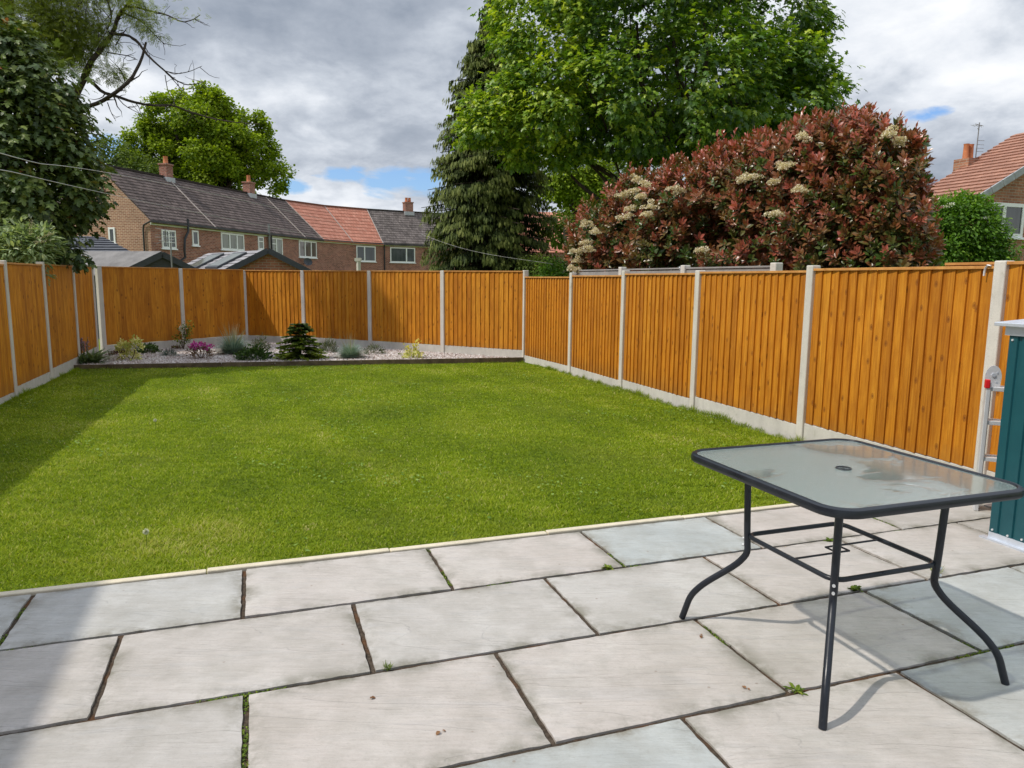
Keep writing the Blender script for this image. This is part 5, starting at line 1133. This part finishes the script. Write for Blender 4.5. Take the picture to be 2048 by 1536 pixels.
# weeping conifer
YC = 20.6; ax_ = at(987, -2, YC); fx = at(972, 545, YC); top = ax_[2]; wc, O = tree('weeping_conifer', 'tall dark conifer with hanging grey-green sprays beside the sycamore', (fx[0], fx[1], GZ))
Ht = top - GZ
m = MB(O); m.tube([(fx[0], fx[1], GZ), (fx[0] + .05, fx[1], Ht * .5), (ax_[0], ax_[1], top - .4)], [.28, .16, .02], 10); m.build('trunk', M_barkd, wc)
pts = []; bm_ = MB(O)
nbr = 1050
for i in range(nbr):
    fz = RG.beta(1.0, 1.12); z = GZ + .5 + (Ht - .55) * fz; axis = np.array([fx[0] + (ax_[0] - fx[0]) * fz, fx[1]])
    rad_ = float(np.interp(fz, [0, .28, .47, .66, .76, .9, 1], [1.84, 1.78, 1.64, 1.38, 1.14, .55, .08]))
    a = RG.uniform(0, 6.28); rr_ = rad_ * RG.uniform(.62, 1.12); e = np.array([axis[0] + math.cos(a) * rr_, axis[1] + math.sin(a) * rr_, z])
    if i % 3 == 0: bm_.tube([(axis[0], axis[1], z - .1), ((axis[0] + e[0]) / 2, (axis[1] + e[1]) / 2, z + .14), e], [.03, .02, .008], 5)
    pts.append((e, a, rr_))
bm_.build('branches', M_barkd, wc)
PP, DD, RD, SS = [], [], [], []
for e, a, rr_ in pts:
    k = 84; s = RG.random(k) ** .7; back = (1 - s) * min(rr_, .85) ; lat = RG.normal(0, .15, k) * (.6 + .4 * (1 - s)); ca, sa = math.cos(a), math.sin(a)
    P_ = np.stack([e[0] - ca * back - sa * lat, e[1] - sa * back + ca * lat, e[2] + .16 * (1 - s) - .1 * s - np.abs(lat) * .35 + RG.normal(0, .03, k)], 1)
    D_ = np.stack([ca * .22 + RG.normal(0, .16, k), sa * .22 + RG.normal(0, .16, k), -np.ones(k)], 1); tw = RG.random()
    PP.append(P_); DD.append(D_); RD.append(np.clip(.38 * tw + .62 * s * s + RG.normal(0, .10, k), 0, 1)); SS.append(RG.uniform(.08, .18, k))
PP = np.concatenate(PP); DD = np.concatenate(DD); n = len(PP); leaf_obj('foliage', PP, DD, np.stack([PP[:, 0] - fx[0], PP[:, 1] - fx[1], .3 + 0 * PP[:, 0]], 1) + rn(n, .4), np.concatenate(SS), T_strand(), M_con, wc, np.concatenate(RD), O)

# sycamore
YS = 17.6; b0 = at(1440, 560, YS + .4); b0[2] = GZ; syc, O = tree('sycamore_tree', 'huge green sycamore with fanning stems filling the top centre of the view', tuple(b0))
kx_ = YS / 1473
def sp3(x, y, dY=0.0): return at(x, y, YS + dY)
L_ = [(1300, 60, 0, 2.6), (1440, 60, .5, 2.15), (1150, 50, 0, 1.9), (1095, 130, -.4, 1.15), (1030, 205, -.8, .72), (975, 245, -1.0, .52), (1060, 250, -.8, .85), (1130, 200, -1.2, 1.2), (1060, 125, .2, .6), (1090, 45, .2, .75), (1250, 200, -1.4, 1.5), (1380, 180, -1.5, 1.7), (1520, 190, -1.2, 1.5), (1580, 130, 0, .85), (1625, 210, -.5, .75), (1560, 270, -.8, .9), (1430, 285, -1.0, .7), (1290, 270, -1.2, .6), (1500, 320, -.8, .5), (1180, 250, -1.4, .75), (1635, 55, .2, .35), (1240, -90, 0, 2.6), (1400, -120, 0, 2.2), (1490, -60, .5, 1.2), (1120, -20, .5, 1.1), (1350, 100, 2.6, 2.6), (1660, 150, -.2, .45), (1690, 215, -.3, .22), (1120, 315, -.9, .4), (1040, 300, -.9, .4), (945, 215, -1.0, .22), (942, 272, -1.0, .24)]
ells = [(sp3(x, y, dY), np.array([r * 1.0, r, r * .82])) for x, y, dY, r in L_]
P_, Dr, U, S, rd = crown(ells, 9600, 14, .145, .145, 12, (.70, 1.08), -.38, 2.1, .09, .5, .84, flat=.38)
top_light = np.clip(rd * 1.05 - .04 + .20 * (P_[:, 0] < sp3(1150, 0)[0]), 0, 1)   # sunlit highlights on the left side painted into the leaf colour
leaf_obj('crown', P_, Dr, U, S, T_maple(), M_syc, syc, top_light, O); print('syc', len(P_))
m = MB(O); base = b0 + [0, 0, 0.0]; m.tube([base, base + [-.05, 0, 1.6], base + [-.15, 0, 2.4]], [.42, .34, .3], 10)
f0 = base + [-.15, 0, 2.2]
for (x, y, dY, r0) in ((1270, 60, 0, .15), (1330, 40, .2, .16), (1400, 20, 0, .17), (1460, 30, .2, .16), (1530, 60, 0, .14), (1600, 110, .3, .12), (1200, 120, -.3, .13), (1120, 180, -.4, .12), (1420, 100, -.8, .13), (1500, 150, -.7, .11), (1360, 150, -.9, .12), (1300, 200, -.7, .1), (1570, 220, -.3, .1), (1060, 240, -.5, .07)):
    e = sp3(x, y, dY); P2, R2 = limb(f0 + RG.normal(0, .12, 3), e, r0, .03, .05, 8); 
    m.tube(P2, R2, 7)
    for j in range(7):
        i0 = RG.integers(2, 7); d = P2[i0]; e2 = d + (P2[-1] - P2[0]) * RG.uniform(.15, .3) + RG.normal(0, .55, 3); P3, R3 = limb(d, e2, R2[i0] * .55, .012, .06, 5); m.tube(P3, R3, 5)
P2, R2 = limb(sp3(1190, 395, -.2), sp3(1108, 322, -.4), .05, .02, .04, 6); m.tube(P2, R2, 6); P2, R2 = limb(f0, sp3(1190, 395, -.2), .1, .05, .03, 5); m.tube(P2, R2, 6)
P2, R2 = limb(f0, sp3(1180, 330, -.3), .09, .03, .05, 6); m.tube(P2, R2, 6)
m.build('trunk', M_barkd, syc)

# photinia
ph_base = at(1520, 560, 11.6); ph_base[2] = GZ; pho, O = tree('photinia_shrub', 'great red-leaved photinia bush with cream flower heads behind the right fence', tuple(ph_base), 'shrub')
PL = [(1220, 480, 13.6, .72, .78), (1290, 450, 13.2, .82, .85), (1260, 525, 13.4, .85, .75), (1390, 430, 12.6, .88, .88), (1480, 412, 12.0, .92, .92), (1570, 388, 11.5, .88, .93), (1650, 362, 11.0, .82, .88), (1725, 362, 10.5, .72, .88), (1770, 392, 10.1, .5, .85), (1690, 300, 10.9, .48, .5), (1600, 335, 11.3, .5, .45), (1795, 460, 10.0, .36, .65), (1783, 312, 10.4, .28, .36), (1400, 500, 12.4, 1.15, .88), (1560, 500, 11.4, 1.15, .98), (1700, 480, 10.5, .95, .98), (1780, 520, 10.0, .5, .68), (1190, 515, 13.8, .42, .48)]
ells = [(at(x, y, Yd) + [0, .25, 0], np.array([r, .8, h_])) for x, y, Yd, r, h_ in PL]
P_, Dr, U, S, rd = crown(ells, 6800, 1, .02, 1, 31, (.82, 1.12), -1.2, 2.4, .26, 0, .82)
tips = P_; n = len(tips); cen = ph_base + [0, .3, 2.0]; k = 12
outd = nrm(tips - np.array([ells[np.argmin([np.linalg.norm(t_ - e_[0]) for e_ in ells])][0] for t_ in tips]) * 1.0)
shoot = nrm(outd + [0, -.1, .75] + rn(n, .25)); TP = np.repeat(tips, k, 0); SH = np.repeat(shoot, k, 0); lev = np.tile(np.linspace(0, 1, k), n); aa = np.tile(np.arange(k) * 2.4, n) + np.repeat(RG.uniform(0, 6, n), k)
x1 = nrm(np.cross(SH, np.array([[0.3, 1.0, .1]]))); x2 = np.cross(SH, x1); rad_ = x1 * np.cos(aa)[:, None] + x2 * np.sin(aa)[:, None]
PPp = TP + SH * (lev * .15 - .08)[:, None] + rad_ * .01; Drp = rad_ * (1.0 - .6 * lev)[:, None] + SH * (.25 + .9 * lev)[:, None] + rn(n * k, .12); zrel = (tips[:, 2] - 1.5) / 2.4
red = np.clip(RG.normal(.38, .30, n) + .26 * np.clip(zrel, -.4, 1) , 0, 1); rdp = np.clip(np.repeat(red, k) * (.5 + .62 * lev) + RG.normal(0, .07, n * k), 0, 1)
leaf_obj('foliage', PPp, Drp, SH + rad_ * -.2 + rn(n * k, .15), (.128 - .04 * lev) * np.repeat(RG.uniform(.6, 1.2, n), k) * RG.uniform(.75, 1.2, n * k), T_oval(.24, .05, -.1), M_pho, pho, rdp, O); print('pho', n * k)
# long shoots at the top
n = 150; idx = RG.choice(len(tips), 3000); cand = [i for i in idx if tips[i, 2] > 2.6 or (tips[i] [2] > 2.2 and tips[i][0] > at(1780, 400, 10)[0])][:n]; m = MB(O); PL_, DL_, RL_ = [], [], []
for i in cand:
    p = tips[i]; d = np.array([RG.normal(0, .25), RG.normal(0, .2), 1.0]); L = RG.uniform(.12, .38); m.tube([p, p + d * L], [.005, .003], 4)
    for j in range(9): s = j / 8; a = j * 2.4; PL_.append(p + d * L * (.25 + .75 * s)); DL_.append([math.cos(a) * (1 - .4 * s), math.sin(a) * (1 - .4 * s), .5 + .9 * s]); RL_.append(.6 + .35 * s)
n = len(PL_); leaf_obj('young_shoots', np.array(PL_), np.array(DL_) + rn(n, .12), np.array([0, 0, 1.]) + rn(n, .3), .085 * RG.uniform(.6, 1.1, n), T_oval(.2, .05, -.1), M_pho, pho, np.array(RL_), O)
for i in range(0, 40): e_ = ells[i % len(ells)][0]; P2, R2 = limb((ph_base[0] + (e_[0] - ph_base[0]) * .6, ph_base[1] + (e_[1] - ph_base[1]) * .6, GZ), e_ + RG.normal(0, .3, 3), .05, .01, .08, 6); m.tube(P2, R2, 5)
m.build('branches', M_barkd, pho)
for (x, y) in ((1272, 362), (1293, 371), (1250, 392), (1265, 385), (1283, 397), (1352, 383), (1300, 415), (1262, 420), (1252, 436), (1290, 432), (1175, 450), (1190, 465), (1168, 486), (1180, 500), (1155, 505), (1487, 361), (1503, 358), (1566, 332), (1573, 336), (1545, 368), (1602, 381), (1605, 277), (1550, 432), (1352, 383), (1780, 270), (1797, 288), (1405, 503), (1147, 540), (1160, 525), (1200, 345)):
    best = None
    t2 = np.array([*((np.array([at(x, y, Yd) for Yd in (10, 11, 12, 13, 14)])).mean(0))])
    # nearest leafy tip along this direction
    d = ray(x, y); d = d / np.linalg.norm(d); rel = tips - np.array([0, 0, CAM_H]); s = rel @ d; off = np.linalg.norm(rel - s[:, None] * d, axis=1); cand_ = np.where(off < .16)[0]
    if not len(cand_): continue
    s0 = s[cand_].min(); c = np.array([0, 0, CAM_H]) + d * (s0 - .12)
    j = 420; dd_ = nrm(rn(j)); dd_[:, 2] = np.abs(dd_[:, 2]); rr_ = RG.uniform(.04, .058); sub_ = np.repeat(np.concatenate([RG.normal(0, .05, (7, 3)) * [1, .8, .5]]), 60, 0); Pf = c + sub_ + dd_ * rr_ * RG.uniform(.7, 1.1, j)[:, None]
    leaf_obj('flower_head', Pf, dd_ + rn(j, .4), dd_ + rn(j, .4), .022 * RG.uniform(.7, 1.3, j), T_dia(.5), M_cream, pho, None, O)

# elder bush by the brick house
c = at(1925, 470, 13.2); eld, O = tree('elder_bush', 'bright green elder bush in front of the brick house window', (c[0], c[1], GZ), 'bush')
ells = [(at(x, y, 13.2 + dy), np.array([r, r, r_z])) for x, y, dy, r, r_z in ((1915, 455, 0, .62, .55), (1955, 480, 0, .45, .45), (1875, 450, .2, .38, .45), (1890, 500, 0, .6, .5), (1950, 520, 0, .55, .4), (1930, 420, .1, .38, .25), (1985, 500, -.1, .28, .22))]
P_, Dr, U, S, rd = crown(ells, 1500, 14, .065, .075, 17, (.65, 1.1), -1.0, 3, .15, .35, .7); leaf_obj('foliage', P_, Dr, U, S, T_oval(.24), M_eld, eld, rd, O)
m = MB(O)
for k in range(7): P2, R2 = limb((c[0] + RG.normal(0, .1), c[1], GZ), ells[k % 7][0], .04, .01, .08, 6); m.tube(P2, R2, 6)
m.build('branches', M_bark, eld)
for (x, y) in ((1902, 408), (1890, 413), (1865, 489), (1970, 435)): j = 50; leaf_obj('flower_head', at(x, y, 12.65) + rn(j, .03) * [1, 1, .25], rn(j), rn(j) * .4 + [0, 0, 1], .02 + 0 * np.arange(j), T_dia(.5), M_wht, eld, None, O)
c = at(2052, 498, 12.5); bb, O = tree('garden_bush', 'sliver of green bush at the right edge below the white window', (c[0], c[1], GZ), 'bush'); MB(O).tube([(c[0], c[1], GZ), c], [.03, .02], 6).build('branches', M_bark, bb)
P_, Dr, U, S, rd = crown([(c, .3), (c - [0, 0, .6], .35)], 200, 10, .06, .07, 18); leaf_obj('foliage', P_, Dr, U, S, T_oval(.24), M_eld, bb, rd, O)

# dark maple at the left
YM = 12.2; b0 = at(40, 560, YM + .6); b0[2] = GZ; mp_, O = tree('maple_tree', 'dark heavy-leaved maple overhanging the left corner of the fence', tuple(b0))
L_ = [(10, 130, 0, .62), (75, 185, 0, .6), (30, 235, -.2, .8), (120, 205, 0, .34), (90, 265, 0, .55), (145, 250, .1, .22), (30, 330, -.4, .8), (100, 330, -.2, .55), (145, 315, 0, .3), (170, 300, .1, .16), (60, 415, -.5, .65), (140, 385, 0, .4), (172, 360, .1, .24), (70, 480, -.2, .45), (10, 470, 0, .7), (-60, 200, 0, 1.1), (-60, 380, 0, 1.2), (-80, 90, .3, .8), (150, 425, .2, .22), (105, 440, .1, .3), (110, 505, .2, .22), (170, 405, .1, .16), (60, 130, .2, .3)]
ells = [(at(x, y, YM + dY), np.array([r, r * .9, r * .9])) for x, y, dY, r in L_]
P_, Dr, U, S, rd = crown(ells, 2900, 8, .125, .14, 41, (.8, 1.12), -.45, 2.6, .12, .7, .84); leaf_obj('crown', P_, Dr, U, S, T_maple(), M_map, mp_, rd, O); print('maple', len(P_))
m = MB(O); m.tube([b0, b0 + [0, 0, 2.5], b0 + [-.1, .1, 4.6], b0 + [-.2, .1, 6]], [.2, .17, .12, .06], 9)
for k in range(26): e_ = ells[k % len(ells)][0]; P2, R2 = limb(b0 + [0, 0, RG.uniform(1.2, 4)], e_, .05, .01, .07, 6); m.tube(P2, R2, 5)
q = at(150, 515, 12.0); P2, R2 = limb(at(110, 490, 12.1), at(165, 520, 11.9), .015, .005, .04, 5); m.tube(P2, R2, 5); m.build('trunk', M_barkd, mp_)
j = 14; Pf = np.array([at(x, y, 11.75) for x, y in ((140, 510), (150, 516), (158, 520), (166, 524), (170, 532), (160, 530), (148, 524), (172, 520), (135, 518), (128, 512), (165, 515), (155, 510), (176, 528), (150, 530))]); leaf_obj('low_spray', Pf, rn(j, .5) + [.4, 0, -.8], rn(j, .4) + [0, -.7, .6], .17 + 0 * np.arange(j), T_maple(), M_map, mp_, RG.random(j) * .7, O)

# ash tree behind with bare limbs
YA = 14.5; b0 = at(-5, 560, YA + .3); b0[2] = GZ; ash, O = tree('ash_tree', 'ash tree with fine leaves and bare crooked limbs above the maple', tuple(b0))
m = MB(O); m.tube([b0, (b0[0], b0[1], 3), at(8, 60, YA + .3), at(5, -60, YA + .3)], [.3, .27, .2, .15], 10)
def px_limb(pts, r0, r1, dY=0.0, tw=0):
    P_ = [at(x, y, YA + dY + .15 * math.sin(i * 1.3)) for i, (x, y) in enumerate(pts)]; P_ = smooth_path([np.array(p) for p in P_], 1); R_ = list(np.linspace(r0, r1, len(P_))); m.tube(P_, R_, 6)
    for k in range(tw):
        i = RG.integers(1, len(P_) - 1); d = P_[i] - P_[i - 1]; d = d / (np.linalg.norm(d) + 1e-6); cur = P_[i]; seg = [cur]; dd_ = nrm((d + RG.normal(0, .8, 3))[None])[0]; L = RG.uniform(.08, .2)
        for s in range(4): dd_ = nrm((dd_ + RG.normal(0, .35, 3) + [0, 0, .05])[None])[0]; cur = cur + dd_ * L * .6; seg.append(cur)
        m.tube(seg, list(np.linspace(max(R_[i] * .5, .006), .003, 5)), 4)
px_limb([(60, 330), (120, 250), (165, 160), (180, 125), (205, 95), (228, 62), (235, 35), (252, 15), (275, -20)], .058, .03, 0, 8)
px_limb([(130, 260), (170, 215), (200, 205), (232, 185), (262, 160), (283, 120), (292, 85)], .05, .022, -.2, 6)
px_limb([(150, 200), (175, 150), (190, 110), (215, 80)], .05, .02, .3, 4)
px_limb([(185, 165), (205, 185), (232, 192), (262, 203), (300, 211), (345, 210), (375, 222), (420, 236), (470, 245), (520, 248)], .034, .006, -.1, 14)
px_limb([(225, 68), (255, 70), (275, 82), (290, 105), (310, 125), (330, 142), (350, 160), (372, 170), (392, 168), (410, 163)], .028, .005, -.1, 12)
px_limb([(330, 142), (345, 158), (362, 178), (372, 188)], .010, .004, -.1, 3); px_limb([(330, 142), (355, 148), (380, 143), (404, 132)], .010, .004, -.1, 4); px_limb([(330, 150), (335, 180), (345, 200), (352, 210)], .008, .003, -.1, 3)
px_limb([(215, 105), (235, 108), (258, 112), (275, 120)], .014, .005, 0, 5); px_limb([(232, 90), (240, 75), (252, 60)], .012, .005, 0, 4)
px_limb([(240, 22), (265, 12), (300, 22), (330, 28), (365, 45), (385, 40), (400, 30)], .022, .006, 0, 12); px_limb([(245, 25), (280, 40), (310, 70), (330, 90)], .016, .005, 0, 8)
px_limb([(210, -10), (225, 30), (215, 60)], .018, .01, .1, 3); px_limb([(100, 120), (118, 70), (122, 20), (125, -20)], .02, .012, .2, 5); px_limb([(215, 205), (222, 225), (232, 242)], .010, .004, 0, 2); px_limb([(285, 85), (300, 110), (330, 120)], .008, .003, 0, 2)
px_limb([(232, 192), (250, 212), (275, 225), (300, 238)], .010, .003, -.1, 4); px_limb([(250, 165), (245, 145), (232, 130)], .010, .005, -.1, 3)
for k in range(70):
    x, y = RG.uniform(0, 230), RG.uniform(-20, 110); px_limb([(x, y), (x + RG.uniform(-25, 25), y - 25), (x + RG.uniform(-40, 40), y - 50)], .008, .003, RG.uniform(-.5, .5), 0)
m.build('trunk', M_barkd, ash)
L_ = [(60, 40, 0, .8), (130, 50, 0, .65), (190, 40, .2, .5), (150, 90, .1, .5), (200, 70, 0, .35), (100, 100, .1, .5), (20, 90, .2, .6), (225, 150, 0, .16), (228, 140, 0, .14), (260, 5, 0, .3), (300, 20, 0, .3), (345, 25, 0, .32), (370, 50, 0, .22), (320, 60, 0, .3), (345, 80, 0, .2), (290, 45, .1, .22), (335, 40, 0, .3), (385, 30, 0, .14), (165, 130, 0, .25), (60, -60, 0, 1.2), (180, -60, 0, .8)]
ells = [(at(x, y, YA + dY), np.array([r, r, r * .8])) for x, y, dY, r in L_]
P_, Dr, U, S, rd = crown(ells, 3200, 5, .10, .115, 51, (.3, 1.08), -.45, 3, .3, .5, .0); leaf_obj('crown', P_, Dr, U, S, T_pinnate(), M_ash, ash, rd, O); print('ash', len(P_))

# buddleia poking over the left fence
c = at(45, 500, 10.9); bud, O = tree('buddleia_bush', 'pale green buddleia with brown seed heads poking over the left fence', (c[0], c[1], GZ), 'bush')
ells = [(at(x, y, 10.9), np.array([r, r, r])) for x, y, r in ((20, 505, .3), (50, 480, .22), (75, 500, .22), (45, 520, .32), (-20, 500, .35), (85, 470, .1), (30, 462, .12))]
P_, Dr, U, S, rd = crown(ells, 330, 8, .06, .13, 61, (.6, 1.08), -2, 3, .1, .2, .6); leaf_obj('foliage', P_, Dr, U, S, T_oval(.15), M_bud, bud, rd, O)
m = MB(O)
for k in range(8): P2, R2 = limb((c[0] - .45 + RG.normal(0, .06), c[1] + .05, GZ), ells[k % 5][0] - [.1, 0, .1], .02, .006, .01, 6); m.tube(P2, R2, 5)
m.build('branches', M_bark, bud)
for (x0, y0, x1, y1) in ((75, 478, 104, 466), (70, 486, 98, 480), (60, 470, 62, 440), (38, 498, 42, 484)):
    j = 50; s = RG.random(j)[:, None]; leaf_obj('seed_head', at(x0, y0, 10.7) * (1 - s) + at(x1, y1, 10.7) * s + rn(j, .012), rn(j), rn(j), .025 + 0 * np.arange(j), T_dia(.4), M_straw, bud, None, O)

# ------------------------------------------------------------------ neighbour's lean-to beside the patio (outside the view; shades the patio's left corner)
q = np.array([-4.19, 2.65]); dnv = np.array([.345, -.939]); lft = np.array([-.939, -.345]); z_h = 3.0
root = empty('side_extension', (*q, GZ)); tag(root, 'single storey brick extension standing left of the patio', 'extension'); O = np.array([*q, GZ])
ps = [q, q + lft * 2.5, q + lft * 2.5 + dnv * 6, q + dnv * 6]
MB(O).hexa([(*p, GZ) for p in ps] + [(*p, z_h - .12) for p in ps]).build('wall', M_brick_red, root)
cc = sum(ps) / 4; ps2 = [cc + (p - cc) * 1.0 for p in ps]
MB(O).hexa([(*p, z_h - .118) for p in ps2] + [(*p, z_h) for p in ps2]).build('roof', M_felt, root)
for o_ in D.objects:
    if o_.type == 'MESH' and o_.parent is not None: pass
